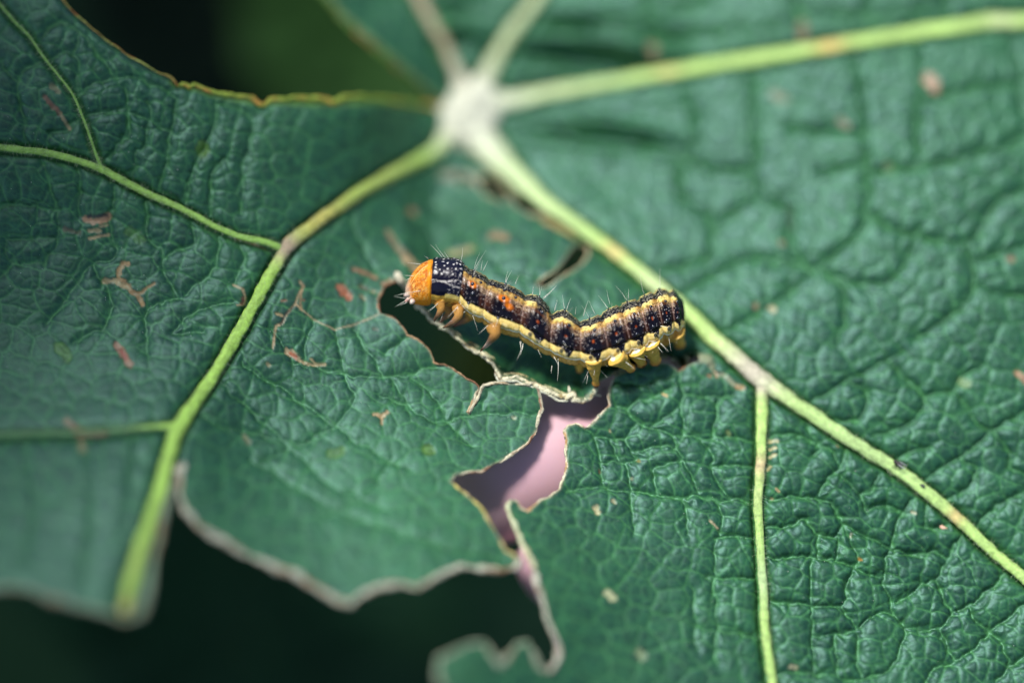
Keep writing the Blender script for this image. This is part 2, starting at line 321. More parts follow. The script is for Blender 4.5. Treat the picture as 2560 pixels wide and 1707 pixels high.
for p in [[(1110,380),(1120,600),(1130,900),(1280,960),(1270,1150),(1370,1240)], [(1130,920),(930,1050),(900,1200),(650,1250)], [(1580,290),(1620,600),(1640,900),(1580,1100),(1400,1240),(1200,1400),(960,1540)],
          [(820,450),(850,650),(760,860),(930,1050)], [(1880,250),(1860,600),(1850,760),(1680,790)], [(2350,640),(2000,750),(1680,800)], [(2300,220),(2350,520)], [(1120,800),(900,780)],
          [(2350,870),(2200,960),(2080,1130),(1830,1080),(1600,980)], [(1870,1060),(1740,1300),(1560,1300),(1420,1240)], [(2080,1130),(2110,1330),(1990,1470),(1850,1560)], [(2110,1330),(2350,1370)],
          [(1370,1240),(1080,1200),(800,1350)], [(1500,1568),(1530,1350),(1420,1240)], [(640,0),(640,300)], [(1300,0),(1330,220)], [(1650,0),(1640,180)], [(2000,0),(2010,130)],
          [(150,130),(500,110),(900,20)], [(100,560),(400,600),(700,700),(900,780)], [(1280,600),(1620,620)], [(1400,800),(1640,760)], [(1860,480),(2200,400),(2350,380)],
          [(2350,1150),(2110,1200)], [(640,180),(900,170),(1300,120)], [(1300,60),(1650,90),(2000,40)]]: S(Q2, p)
for p in [[(600,590),(820,460),(970,430),(1230,500),(1440,610)], [(640,780),(850,720),(1030,690)], [(1000,510),(1060,720),(1050,900),(960,980),(840,1140)], [(1440,610),(1390,890),(1350,1120),(1310,1400)],
          [(300,160),(390,70),(480,0),(620,70),(850,300),(930,430)], [(360,290),(200,400),(160,500),(200,900),(220,1010)], [(630,80),(630,300),(640,550)], [(1110,1030),(1070,1310)],
          [(1740,650),(1730,900),(1580,1200),(1500,1460)], [(2080,780),(1980,1150),(1960,1550)], [(1820,1120),(1710,1280),(1720,1568)], [(350,1120),(430,1400),(480,1568)],
          [(640,1180),(650,1568)], [(930,1330),(920,1568)], [(1200,1440),(1220,1568)], [(0,300),(160,500)], [(640,780),(480,900),(380,950),(390,1070)], [(1200,620),(1190,1000),(1110,1030)],
          [(1060,730),(1190,790),(1390,890)], [(2080,780),(1900,700),(1740,660)], [(430,300),(540,230),(620,260)]]: S(C5, p)
for p in [[(920,0),(920,300),(940,520),(740,600),(550,870),(380,1100)], [(1210,60),(1220,350),(1350,520)], [(1570,240),(1560,450),(1350,530),(1400,750),(1440,850)], [(1780,330),(1780,560),(1720,680),(1520,860)],
          [(1440,850),(1190,980),(1180,1150)], [(940,900),(820,1130),(600,1230)], [(480,160),(470,380),(380,580)], [(130,560),(0,700)], [(740,600),(900,850),(940,920)], [(1960,400),(1980,560),(1900,760)],
          [(1900,900),(1600,960),(1400,1150)], [(480,160),(200,100),(0,120)], [(470,380),(60,370)], [(1180,1150),(1190,1300)], [(1660,1150),(1400,1160)], [(60,370),(80,560),(380,580)]]: S(C6, p, .8)
for p in [[(460,530),(420,700),(410,860)], [(650,610),(690,750),(700,960)], [(-100,860),(0,950),(300,1150),(640,1380),(900,1568),(1250,1750)], [(320,880),(700,960),(1100,1010),(1300,940),(1480,890)],
          [(1100,1010),(1250,1240),(1390,1350)], [(780,600),(880,750),(990,840),(1020,990)], [(1060,780),(1250,660)], [(1390,1350),(1600,1320),(1800,1290)], [(1270,980),(1480,1190),(1560,1320)],
          [(1840,1250),(1880,1090)], [(120,620),(320,880)], [(700,960),(800,1200),(640,1380)], [(1000,1150),(1250,1240)], [(2300,1290),(1900,1280),(1800,1290)], [(1560,1320),(1750,1568)]]: S(C7, p, .55)
for p in [[(990,170),(1250,420),(1500,640),(1750,760)], [(1150,550),(1600,800),(2050,950),(2300,1000)], [(1540,390),(1400,480),(1200,560)], [(1800,530),(1700,700),(1500,800)],
          [(870,330),(1100,420),(1400,480)], [(100,480),(150,700),(120,1000)], [(400,440),(420,800),(380,1100)], [(620,430),(600,700),(560,900)]]: S(Q3, p, .4)
for p in [[(650,830),(900,1100),(1250,1350)], [(250,720),(480,1050),(500,1300)], [(300,560),(650,830)], [(1250,1350),(1500,1420)], [(-200,500),(-300,900),(-100,1300)]]: S(C8, p, .5)

# ---------------------------------------------------------------- the leaf blade
def axis(lo, a, b, hi, st):
    core = np.arange(a, b + .1, st)
    def out(x0, x1, sgn):
        r = []; x = x0; s = st
        while (x - x1) * sgn < 0: s = min(s * 1.12, 14); x += sgn * s; r.append(x)
        return r
    return np.array(out(a, lo, -1)[::-1] + list(core) + out(b, hi, 1))
ux = axis(-420, -8, 2568, 2960, 3.3); vy = axis(-330, -8, 1716, 2080, 3.3)
U, V = np.meshgrid(ux, vy)
nU, nV = len(ux), len(vy)
# signed distance to the leaf's margins (positive = no leaf there)
phi = np.full(U.shape, 1e6); ins = np.zeros(U.shape, bool)
for h in holes:
    hc = np.vstack([h, h[:1]])
    d = seg_dist(U, V, hc, 40); i_ = inside(U, V, h)
    ins |= i_; phi = np.minimum(phi, d)
phi = np.where(ins, phi, -phi)
gy, gx = np.gradient(np.clip(phi, -30, 30)); dxu = np.gradient(U, axis=1); dyv = np.gradient(V, axis=0)
gx /= dxu; gy /= dyv; gl = np.hypot(gx, gy) + 1e-6
lim = 4.2
near = (phi > -1.2) & (phi < lim) & (np.abs(phi) < 20)
Us = np.where(near, U - phi * gx / gl, U); Vs = np.where(near, V - phi * gy / gl, V)
keepv = phi < lim
D0 = base_delta(Us, Vs)
# strength of the puckering over the leaf
amp_ctl = np.array([(200, 200, .9), (400, 400, 1.), (300, 800, .7), (100, 1200, .35), (600, 900, .8), (900, 1300, .30), (950, 900, .42), (1250, 1050, .35), (1200, 600, .5), (900, 450, .6), (1600, 1100, .85), (1500, 1500, .5),
                    (2100, 1300, 1.15), (2400, 1500, 1.15), (2300, 900, 1.1), (2200, 500, 1.2), (1600, 400, 1.2), (1500, 100, 1.5), (2200, 50, 1.3), (1100, 100, 1.), (-300, 500, .8), (2900, 1000, 1.), (2000, 2000, .9)], float)
wsum = 0; asum = 0
for x, y, a in amp_ctl:
    g = 1 / (((Us - x) ** 2 + (Vs - y) ** 2) / 1e4 + .5) ** 1.5; wsum = wsum + g; asum = asum + g * a
AMP = asum / wsum
dT = np.full(U.shape, 60.); tW = np.ones(U.shape)
TWX = U + 22 * (fbm(U / 34, V / 34, 105) - .5) + 7 * (fbm(U / 11, V / 11, 115) - .5); TWY = V + 22 * (fbm(U / 34, V / 34, 109) - .5) + 7 * (fbm(U / 11, V / 11, 119) - .5)
for pts, w_ in sec:
    d = seg_dist(TWX, TWY, pts, 60); m = d < dT; dT = np.where(m, d, dT); tW = np.where(m, w_, tW)
dM = np.full(U.shape, 200.)
for nm, (pts, rr) in veinsA.items():
    P = catmull(np.array(pts, float), 4); R_ = np.interp(np.arange(len(P)) / 4, np.arange(len(rr)), rr)
    d, t = seg_dist(U, V, P, 120, True); r_ = np.interp(t, np.arange(len(R_)), R_)
    dM = np.minimum(dM, np.where(d < 1e5, d - r_, 200.))
    veinsA[nm] = (P, R_)
dM = np.maximum(dM, 0)
wx = U + 26 * (fbm(U / 60, V / 60, 5) - .5); wy = V + 26 * (fbm(U / 60, V / 60, 9) - .5)
ca, sa = math.cos(.35), math.sin(.35)
e1, id1 = voronoi((wx * ca + wy * sa) / 66, (-wx * sa + wy * ca) / 54, 11); e1 *= 58
e2, id2 = voronoi(wx / 27, wy / 24, 31); e2 *= 25
w2x = U + 8 * (fbm(U / 18, V / 18, 15) - .5); w2y = V + 8 * (fbm(U / 18, V / 18, 19) - .5)
e3, id3 = voronoi(w2x / 11.5, w2y / 11.5, 51, .9); e3 *= 11.5
dome = lambda e, w: .45 * (1 - (1 - np.clip(e / w, 0, 1)) ** 2) + .55 * (1 - np.exp(-e / (w * .15)))
near_t = np.minimum(dT, e1 + 2.5)
# height of the lamina above the vein net, cm
H = .8 * AMP * (.092 * dome(np.minimum(dT, dM), 42.) + .022 * dome(e1, 24.) + .0105 * dome(e2, 10.) + .0012 * dome(e3, 5.))
H += AMP * .03 * (fbm(U / 90, V / 90, 71) - .5) + .05 * (fbm(U / 240, V / 240, 77) - .5)
H += AMP * .012 * (id1 - .5)
H -= .05 * np.exp(-dM / 10.) * (dM < 60)
# folded-down margin along the sinus
dsn = seg_dist(U, V, s_left, 40)
H -= .10 * np.exp(-(dsn / 11.) ** 2)
# edges of the upper sheet by the hub are crumpled
crease = np.exp(-((U - 1480) / 200) ** 2 - ((V - 130) / 70) ** 2) + .8 * np.exp(-((U - 1480) / 170) ** 2 - ((V - 345) / 45) ** 2) + .7 * np.exp(-((U - 1130) / 60) ** 2 - ((V - 60) / 60) ** 2)
H += .22 * crease * np.sin((V * 1.0 - U * .13) / 15.)
# ---- pigment
def C3f(c): return np.array(c, float)
G1 = C3f((.004, .040, .018)); G2 = C3f((.011, .066, .025)); GV = C3f((.065, .23, .06)); GY = C3f((.16, .33, .04))
t = np.clip(fbm(U / 140, V / 140, 81) * 2.2 - .6, 0, 1)[..., None]
pig = G1 * (1 - t) + G2 * t
tm = np.clip(1 - np.hypot((U - 950) / 430, (V - 1250) / 330), 0, 1)[..., None]      # brighter green over the middle tongue
pig = pig * (1 - .55 * tm) + C3f((.03, .15, .045)) * .55 * tm
pig = pig * (1 + .25 * (id2[..., None] - .5))
def over(mask, col, k=1.):
    global pig
    m = np.clip(mask * k, 0, 1)[..., None]; pig = pig * (1 - m) + C3f(col) * m
over(np.exp(-(dT / 3.0) ** 2) * (.55 + .45 * tW) * (.55 + .7 * fbm(U / 50, V / 50, 125)), GV, .62)
over(np.exp(-(e1 / 2.4) ** 2), GV, .5)
over(np.exp(-(e2 / 2.2) ** 2), GV, .26)
over(np.exp(-(e3 / 1.6) ** 2), GV, .13)
over(np.exp(-dM / 5.) * (dM < 40), (.06, .20, .035), .75)
# the folded sinus margin is yellow-green with rusty bits
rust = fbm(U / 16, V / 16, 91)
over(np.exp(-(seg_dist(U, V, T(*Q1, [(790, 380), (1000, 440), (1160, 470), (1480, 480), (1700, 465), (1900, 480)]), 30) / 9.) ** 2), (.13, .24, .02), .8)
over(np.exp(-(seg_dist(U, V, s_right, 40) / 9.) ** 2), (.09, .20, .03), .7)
# blemishes: (points, half-width, colour, strength)
BR, RU, CR, YG, DK = (.18, .08, .05), (.30, .10, .04), (.42, .34, .20), (.12, .26, .015), (.03, .012, .014)
blem = [
 (T(*C5, [(430,520),(480,560)]), 7, CR, .5), (T(*C5, [(380,610),(440,680),(500,740)]), 6, BR, .9), (T(*C5, [(500,740),(570,860)]), 3.5, CR, .8), (T(*C5, [(1640,1000),(1660,1060)]), 12, YG, .7),
 (T(*C6, [(700,225),(760,250),(850,225),(890,200)]), 8, (.42,.25,.16), 1.), (T(*C6, [(720,205),(800,205),(870,192)]), 4, DK, .9), (T(*C6, [(820,290),(880,275)]), 3, CR, .8), (T(*C6, [(730,320),(820,325)]), 5, CR, .8), (T(*C6, [(740,390),(820,370),(890,355)]), 3.5, CR, .95), (T(*C6, [(530,310),(650,340)]), 6, BR, .45),
 (T(*C6, [(1050,600),(1010,590),(985,650),(975,720),(1060,780),(1080,830),(1130,860),(1170,930)]), 5.5, (.42,.27,.13), .95), (T(*C6, [(860,735),(950,745),(1040,790)]), 6, CR, .9), (T(*C6, [(1080,840),(1160,840),(1210,790),(1270,760)]), 3.5, (.35,.22,.10), .9),
 (T(*C6, [(1990,580+0),(2180,470),(2180,470)])[:0], 1, BR, 0),
 (T(*C6, [(1910,765),(1980,800),(2005,870),(1990,920),(1940,930)]), 2.6, CR, 1.), (T(*C6, [(1985,870),(1975,910)]), 3.5, (.18,.05,.03), .8), (T(*C6, [(1920,360),(2040,400),(2170,460)]), 3., (.42,.26,.12), .95),
 (T(*C6, [(960,1270),(1010,1340),(1070,1430)]), 8, (.42,.22,.15), .95), (T(*C6, [(1000,1310),(1030,1370)]), 4, (.4,.06,.05), .7), (T(*C6, [(500,1290),(560,1360)]), 14, YG, .6), (T(*C6, [(1060,340),(1160,390)]), 12, YG, .35),
 (T(*Q3, [(310,370),(370,420),(480,420)]), 9, (.33,.20,.12), .8), (T(*Q3, [(370,420),(380,500)]), 9, (.28,.24,.12), .7), (T(*Q3, [(1120,440),(1140,475)]), 6, (.30,.30,.18), .7), (T(*Q3, [(1520,520),(1560,510)]), 12, YG, .6), (T(*Q3, [(1960,500),(1975,505)]), 11, YG, .5),
 (T(*Q3, [(1720,340),(1750,350),(1780,330)]), 5, (.5,.36,.22), .95), (T(*Q3, [(1750,350),(1750,380)]), 4, (.4,.28,.15), .9),
 (T(*C7, [(250,780),(300,810),(340,850)]), 7, (.5,.40,.28), .95), (T(*C7, [(280,800),(320,835)]), 4, (.45,.14,.07), .95), (T(*C7, [(350,860),(430,890),(560,895)]), 3.6, CR, .95), (T(*C7, [(450,855),(480,880)]), 3.6, CR, .9),
 (T(*C7, [(350,220),(380,260),(335,340),(320,400),(370,450)]), 2.4, (.45,.33,.20), .95), (T(*C7, [(380,260),(360,330),(355,400),(370,450)]), 2., (.38,.26,.14), .95), (T(*C7, [(320,400),(250,480),(210,560),(160,580),(150,640),(135,760)]), 2.6, (.5,.38,.24), .95), (T(*C7, [(300,430),(230,490),(200,570)]), 2.2, DK, .8), (T(*C7, [(160,480),(210,500)]), 3.5, (.5,.38,.2), .9),
 (T(*C7, [(370,450),(450,510),(540,565),(640,610),(800,570),(920,525),(1000,490)]), 1.7, (.42,.34,.22), .9),
 (T(*C7, [(790,120),(880,150),(980,190)]), 5, (.40,.18,.10), .75), (T(*C7, [(670,260),(730,300),(760,350)]), 8, (.42,.14,.07), .95), (T(*C7, [(700,320),(760,330)]), 6, (.42,.14,.07), .95), (T(*C7, [(860,340),(890,360)]), 4, CR, .7), (T(*C7, [(850,265),(900,280)]), 5, BR, .6), (T(*C7, [(950,300),(970,305)]), 3.5, CR, .6), (T(*C7, [(1040,240),(1100,215)]), 7, (.5,.3,.18), .7),
 (T(*C7, [(90,895),(105,905)]), 4, CR, .6), (T(*C7, [(200,375),(240,372)]), 2.5, RU, .8), (T(*C7, [(370,370),(385,372)]), 2.5, RU, .8), (T(*C7, [(960,605),(990,612)]), 3., (.12,.08,.04), .7),
 (T(*C8, [(30,960),(100,1080),(180,1180)]), 7, (.40,.26,.17), .6), (T(*C8, [(210,1230),(270,1290),(330,1340)]), 10, (.6,.45,.28), .85), (T(*C8, [(260,740),(275,750)]), 7, (.45,.22,.12), .7), (T(*C8, [(1060,1000),(1180,1010)]), 10, (.42,.22,.12), .7), (T(*C8, [(640,1180),(760,1160),(860,1110)]), 8, (.5,.42,.2), .6),
 (T(*C8, [(1560,780),(1700,860),(1880,930)]), 16, (.6,.50,.26), .85), (T(*C8, [(560,400),(720,420),(900,420)]), 10, (.42,.28,.22), .5), (T(*C8, [(900,450),(1200,600)]), 13, (.10,.05,.06), .7),
 (T(*Q2, [(1330,120),(1340,210)]), 10, (.36,.24,.19), .75), (T(*Q2, [(650,230),(660,300)]), 10, (.34,.20,.15), .7), (T(*Q2, [(1910,370),(1930,430)]), 14, (.50,.26,.20), .8), (T(*Q2, [(1210,450),(1250,470)]), 12, (.35,.30,.24), .6), (T(*Q2, [(1510,570),(1530,585)]), 10, (.40,.30,.22), .6),
 (T(*Q2, [(1120,1410),(1120,1415)]), 7, (.45,.28,.2), .7), (T(*Q2, [(1190,1425),(1195,1430)]), 8, (.6,.55,.4), .8), (T(*Q2, [(1235,1125),(1240,1130)]), 6, (.4,.28,.2), .6), (T(*Q2, [(2275,1195),(2285,1200)]), 7, (.42,.25,.2), .7), (T(*Q2, [(1725,770),(1735,775)]), 9, (.32,.38,.22), .5), (T(*Q2, [(1270,960),(1280,1040)]), 7, (.07,.08,.10), .5),
 (T(*C4, [(1345,310),(1365,325)]), 4, (.55,.42,.22), .9), (T(*C4, [(1740,160),(1755,165)]), 4, (.4,.22,.12), .8), (T(*C4, [(865,630),(872,650)]), 2.3, CR, .8), (T(*C4, [(740,1330),(750,1365)]), 7, (.52,.52,.36), .9), (T(*C4, [(885,1265),(905,1285)]), 4, (.4,.4,.26), .6), (T(*C4, [(1755,1440),(1825,1505)]), 2.2, (.5,.42,.3), .9), (T(*C4, [(1120,905),(1130,910)]), 3.5, (.3,.26,.05), .7), (T(*C4, [(1910,650),(1930,670)]), 5, (.25,.34,.12), .6), (T(*C4, [(1060,1060),(1068,1068)]), 3, (.3,.36,.25), .7), (T(*C4, [(770,985),(776,1010)]), 2.2, (.25,.10,.05), .7), (T(*C4, [(1800,120),(1815,160)]), 4.5, (.52,.24,.12), .8), (T(*C4, [(1995,250),(2050,262)]), 5, (.5,.28,.12), .8),
 (T(*C2, [(275,670),(330,665)]), 4.2, (.6,.56,.33), .95), (T(*C2, [(275,735),(315,722)]), 3.6, (.6,.56,.33), .95), (T(*C2, [(270,795),(310,780)]), 3.6, (.6,.56,.33), .95), (T(*C2, [(255,895),(275,875)]), 4.2, (.6,.56,.33), .95), (T(*C2, [(320,1060),(340,1080)]), 2.6, CR, .95), (T(*C2, [(815,705),(825,715)]), 2.6, CR, .95), (T(*C2, [(285,1132),(295,1136)]), 2.4, CR, .9), (T(*C2, [(1840,190),(1880,210)]), 10, (.24,.34,.10), .6), (T(*C2, [(2280,110),(2320,150),(2352,190)]), 7, (.45,.24,.16), .9), (T(*C2, [(1430,1245),(1450,1255)]), 3.5, (.5,.5,.36), .9),
 (T(*C3, [(445,1435),(480,1450)]), 7, (.42,.42,.30), .85), (T(*C3, [(995,555),(1005,565)]), 3.2, (.45,.22,.02), .9), (T(*C3, [(930,350),(930,380)]), 1.8, (.5,.55,.5), .9),
 (T(*C1, [(965,610),(985,630)]), 5, (.5,.48,.3), .85), (T(*C1, [(1030,1070),(1060,1100)]), 9, (.48,.52,.34), .9), (T(*C1, [(1200,1400),(1230,1430)]), 10, (.32,.42,.26), .7), (T(*C1, [(1065,565),(1075,580)]), 3.5, (.4,.4,.26), .7), (T(*C1, [(515,98),(525,102)]), 4, (.5,.56,.42), .8), (T(*C1, [(30,285),(50,285)]), 12, YG, .5)]
for pts, r_, c, k in blem:
    if len(pts) < 2: continue
    d = seg_dist(U, V, pts, r_ * 3 + 6)
    if d.min() > 1e5: continue
    e = d + (fbm(U / (3 + r_ * .8), V / (3 + r_ * .8), 95) - .5) * r_ * 1.5
    m = np.clip((r_ - e) / (r_ * .35 + 1.2) + .5, 0, 1)
    over(m, C3f(c) * C3f((.78, .74, .60)), k); H -= .010 * m * min(1, r_ / 5)
    over(np.clip(1 - np.abs(e - r_ - 1.) / 2.2, 0, 1), (.10, .06, .02), .25 * k)
# pale chewed rim of the blade itself
rim = np.exp(-(np.clip(-phi, 0, 60) / 3.) ** 2)
over(rim * (dsn > 12), (.45, .42, .26), .45)
pos = at(Us, Vs, DIST + D0)
du = np.gradient(pos, axis=1); dv = np.gradient(pos, axis=0)
nrm = np.cross(dv, du); nrm /= np.linalg.norm(nrm, axis=-1, keepdims=True) + 1e-9
nrm *= np.sign((nrm @ TOCAM))[..., None]
LEAFP = pos + nrm * H[..., None]
def leaf_pt(u, v, lift=0.):
    """point on the puckered blade at photo position (u,v)"""
    i = np.clip(np.searchsorted(vy, v) - 1, 0, nV - 2); j = np.clip(np.searchsorted(ux, u) - 1, 0, nU - 2)
    fy = (v - vy[i]) / (vy[i + 1] - vy[i]); fx = (u - ux[j]) / (ux[j + 1] - ux[j])
    g = lambda A: (A[i, j] * (1 - fx)[..., None] + A[i, j + 1] * fx[..., None]) * (1 - fy)[..., None] + (A[i + 1, j] * (1 - fx)[..., None] + A[i + 1, j + 1] * fx[..., None]) * fy[..., None]
    u = np.asarray(u, float); v = np.asarray(v, float); fx = np.asarray(fx); fy = np.asarray(fy)
    return g(POSG) + g(nrm) * lift, g(nrm)
POSG = at(U, V, DIST + base_delta(U, V))            # smooth sheet under veins and rims
idx = np.arange(nU * nV).reshape(nV, nU)
kq = keepv[:-1, :-1] & keepv[:-1, 1:] & keepv[1:, 1:] & keepv[1:, :-1]
cen = (phi[:-1, :-1] + phi[1:, 1:] + phi[:-1, 1:] + phi[1:, :-1]) / 4
kq &= cen < 2.6
q = np.stack([idx[:-1, :-1], idx[1:, :-1], idx[1:, 1:], idx[:-1, 1:]], -1)[kq]
used = np.zeros(nU * nV, bool); used[q.ravel()] = True
remap = np.cumsum(used) - 1
leaf_root = empty('leaf', tuple(at(1180, 290, DIST + 2)))
tag(leaf_root, 'large dark green leaf chewed into holes, pale veins meeting at a white hub', 'leaf')
m_leaf = attr_mat('leaf_blade', rough=.52, spec=.75, nscale=9, namp=.3, bscale=55, bstr=.14, bdist=.008, transl=.10)
next(n for n in m_leaf.node_tree.nodes if n.type == 'BSDF_PRINCIPLED').inputs['Specular Tint'].default_value = (.60, 1.0, .98, 1)
mesh_obj('leaf_blade', LEAFP.reshape(-1, 3)[used], remap[q], m_leaf, leaf_root,
         attrs={'pigment': ('FLOAT_COLOR', np.concatenate([pig, np.ones(pig.shape[:2] + (1,))], -1).reshape(-1, 4)[used])})

def tube(path, rad, nrm_, sides=12, flat=1., wob=0., seed=0, cap=True, k=1.):
    """rings round a 3-D path; rad per point; nrm_ = up direction per point"""
    path = np.asarray(path, float); n = len(path)
    tan = np.gradient(path, axis=0); tan /= np.linalg.norm(tan, axis=1, keepdims=True) + 1e-9
    side = np.cross(tan, nrm_); side /= np.linalg.norm(side, axis=1, keepdims=True) + 1e-9
    up = np.cross(side, tan)
    a = np.linspace(0, 2 * math.pi, sides, endpoint=False)
    r = np.asarray(rad, float)[:, None] * np.ones(sides)
    if wob: r = r * (1 + wob * (fbm(np.arange(n)[:, None] * .35 * k + seed, a[None] * 1.3 + 5, seed, 3) - .5) * 2)
    v = path[:, None] + side[:, None] * (np.cos(a)[None, :, None] * r[..., None]) + up[:, None] * (np.sin(a)[None, :, None] * r[..., None] * flat)
    vv = v.reshape(-1, 3); id_ = np.arange(n * sides).reshape(n, sides)
    f = np.stack([id_[:-1], np.roll(id_[:-1], -1, 1), np.roll(id_[1:], -1, 1), id_[1:]], -1).reshape(-1, 4)
    if cap:
        vv = np.vstack([vv, path[0], path[-1]]); c0, c1 = n * sides, n * sides + 1
        f0 = np.stack([np.roll(id_[0], -1), id_[0], np.full(sides, c0), np.full(sides, c0)], -1); f1 = np.stack([id_[-1], np.roll(id_[-1], -1), np.full(sides, c1), np.full(sides, c1)], -1)
        tri = [tuple(x[:3]) for x in f0] + [tuple(x[:3]) for x in f1]
        return vv, [tuple(x) for x in f] + tri, a
    return vv, f, a
PX = DIST / F
m_vein = attr_mat('vein', rough=.55, spec=.35, nscale=16, namp=.28, bscale=40, bstr=.9, bdist=.01, transl=0, sss=.0)
hairs_v = []
def vein_color(P, nm):
    n = len(P); c = np.tile(C3f((.34, .60, .07)), (n, 1)); u, v = P[:, 0], P[:, 1]
    def mix(w_, col):
        nonlocal c
        w_ = np.clip(w_, 0, 1)[:, None]; c = c * (1 - w_) + C3f(col) * w_
    dh = np.hypot(u - 1170, v - 290)
    if nm in ('up_left',): mix(np.ones(n), (.34, .26, .16))
    if nm in ('up_right',): mix(np.ones(n) * .8, (.36, .40, .24))
    if nm == 'left_thin': mix(np.ones(n) * .7, (.09, .26, .04))
    if nm == 'left_branch': mix(np.ones(n) * .5, (.14, .32, .05))
    if nm == 'low_branch': mix(np.clip((430 - u) / 120, 0, 1), (.05, .18, .05))
    if nm == 'left_main':
        mix(.8 * np.exp(-((u - 800) / 90.) ** 2 - ((v - 560) / 90.) ** 2), (.50, .38, .08)); mix(np.exp(-((u - 715) / 32.) ** 2 - ((v - 625) / 45.) ** 2), (.42, .30, .20)); mix(.45 * np.exp(-((u - 950) / 90.) ** 2), (.42, .36, .08))
        mix(np.clip((v - 1480) / 60, 0, 1), (.52, .36, .12)); mix(.35 * np.exp(-((v - 1420) / 60.) ** 2), (.4, .45, .12))
    if nm in ('mid_main', 'right_main'): mix(np.clip(1.15 - dh / 420, 0, .85), (.50, .58, .36))
    if nm == 'mid_main':
        mix(np.exp(-((u - 1880) / 70.) ** 2), (.52, .42, .34)); mix(.9 * np.exp(-((u - 1535) / 26.) ** 2), (.62, .46, .08)); mix(.8 * np.exp(-((u - 2385) / 18.) ** 2), (.60, .30, .06)); mix(.5 * np.exp(-((u - 1640) / 60.) ** 2), (.55, .60, .35))
        mix(.4 * np.exp(-((u - 2150) / 200.) ** 2), (.33, .50, .22))
    if nm == 'down_branch':
        mix(np.exp(-((v - 970) / 26.) ** 2), (.50, .40, .30)); mix(.85 * np.exp(-((v - 1165) / 28.) ** 2), (.50, .28, .14)); mix(.5 * np.exp(-((v - 1450) / 60.) ** 2), (.34, .48, .28)); mix(.3 * np.exp(-((v - 1240) / 40.) ** 2), (.42, .40, .18))
    if nm == 'right_main':
        mix(.9 * np.exp(-((u - 2075) / 36.) ** 2), (.68, .42, .04)); mix(.5 * np.exp(-((u - 1670) / 30.) ** 2), (.62, .45, .10)); mix(.5 * np.exp(-((u - 2500) / 40.) ** 2), (.5, .52, .3))
    mix(np.clip((u - 900) / 3000, 0, .2), (.6, .66, .45)); mix(np.clip(1.5 - dh / 110, 0, 1), (.56, .57, .44)); return c
for nm, (P, R_) in veinsA.items():
    st = resample(np.column_stack([P, R_]), 7.); P2, R2 = st[:, :2], st[:, 2]
    base, nn = leaf_pt(np.clip(P2[:, 0], -415, 2950), np.clip(P2[:, 1], -325, 2070), 0.)
    depth = ((base - CAMP) @ (-TOCAM)); r3 = R2 * depth / F
    ctr = base + nn * (.045 - .10 * r3[:, None] + .02)
    col = vein_color(P2, nm)
    vv, ff, a = tube(ctr, r3, nn, 16, .45, .3, seed=len(nm), k=1.)
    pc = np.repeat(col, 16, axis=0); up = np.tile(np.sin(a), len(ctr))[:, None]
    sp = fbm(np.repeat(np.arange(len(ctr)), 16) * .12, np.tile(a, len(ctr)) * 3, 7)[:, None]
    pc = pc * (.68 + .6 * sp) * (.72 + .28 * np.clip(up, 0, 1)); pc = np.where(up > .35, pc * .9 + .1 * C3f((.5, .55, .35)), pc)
    pc = np.vstack([pc, col[0], col[-1]])
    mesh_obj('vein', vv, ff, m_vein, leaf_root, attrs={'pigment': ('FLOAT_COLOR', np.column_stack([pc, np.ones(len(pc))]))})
    for i in range(len(ctr)):           # downy hairs on the veins
        for _ in range(5):
            aa = rng.uniform(-.2, math.pi + .2); hairs_v.append((ctr[i], nn[i], r3[i], aa, i / len(ctr), ctr[min(i + 1, len(ctr) - 1)] - ctr[max(i - 1, 0)]))
# hub where the veins meet the stalk
def blob(center, ax, rad, n=28, m=18, wob=.12, seed=3):
    th = np.linspace(0, 2 * math.pi, n, endpoint=False); ph = np.linspace(0, math.pi, m)
    vv = []; 
    for p in ph:
        for t_ in th:
            d = np.array([math.sin(p) * math.cos(t_), math.sin(p) * math.sin(t_), math.cos(p)])
            r_ = 1 + wob * (float(fbm(np.array(d[0] * 2 + 7.), np.array(d[1] * 2 + d[2] + 3.), seed)) - .5) * 2
            vv.append(center + (ax[0] * d[0] * rad[0] + ax[1] * d[1] * rad[1] + ax[2] * d[2] * rad[2]) * r_)
    ff = []
    for i in range(m - 1):
        for j in range(n):
            ff.append((i * n + j, (i + 1) * n + j, (i + 1) * n + (j + 1) % n, i * n + (j + 1) % n))
    return np.array(vv), ff
hb, hn = leaf_pt(np.array([1168.]), np.array([292.])); hb = hb[0]; hn = hn[0]
m_hub = plain('pale_downy_hub', (.55, .56, .43), .75, .3, 0, 7, .3)
hv, hf = blob(hb + hn * .02, (RIGHT * .93 - UP * .36, UP * .93 + RIGHT * .36, TOCAM), (.40, .50, .15), wob=.4)
mesh_obj('vein_hub', hv, hf, m_hub, leaf_root)
# stalk going down to the ground behind the leaf
stalk = catmull(np.array([hb - TOCAM * .1, hb + np.array([.6, 1.5, -2.]), hb + np.array([2.5, 4, -9]), hb + np.array([4, 7, -22]), np.array([hb[0] + 5, hb[1] + 8, -.5])]), 10)
sv, sf, _ = tube(stalk, np.linspace(.24, .4, len(stalk)), np.tile(RIGHT, (len(stalk), 1)), 14, 1, .08)
mesh_obj('leaf_stalk', sv, sf, plain('leaf_stalk', (.16, .20, .06), .5), leaf_root)

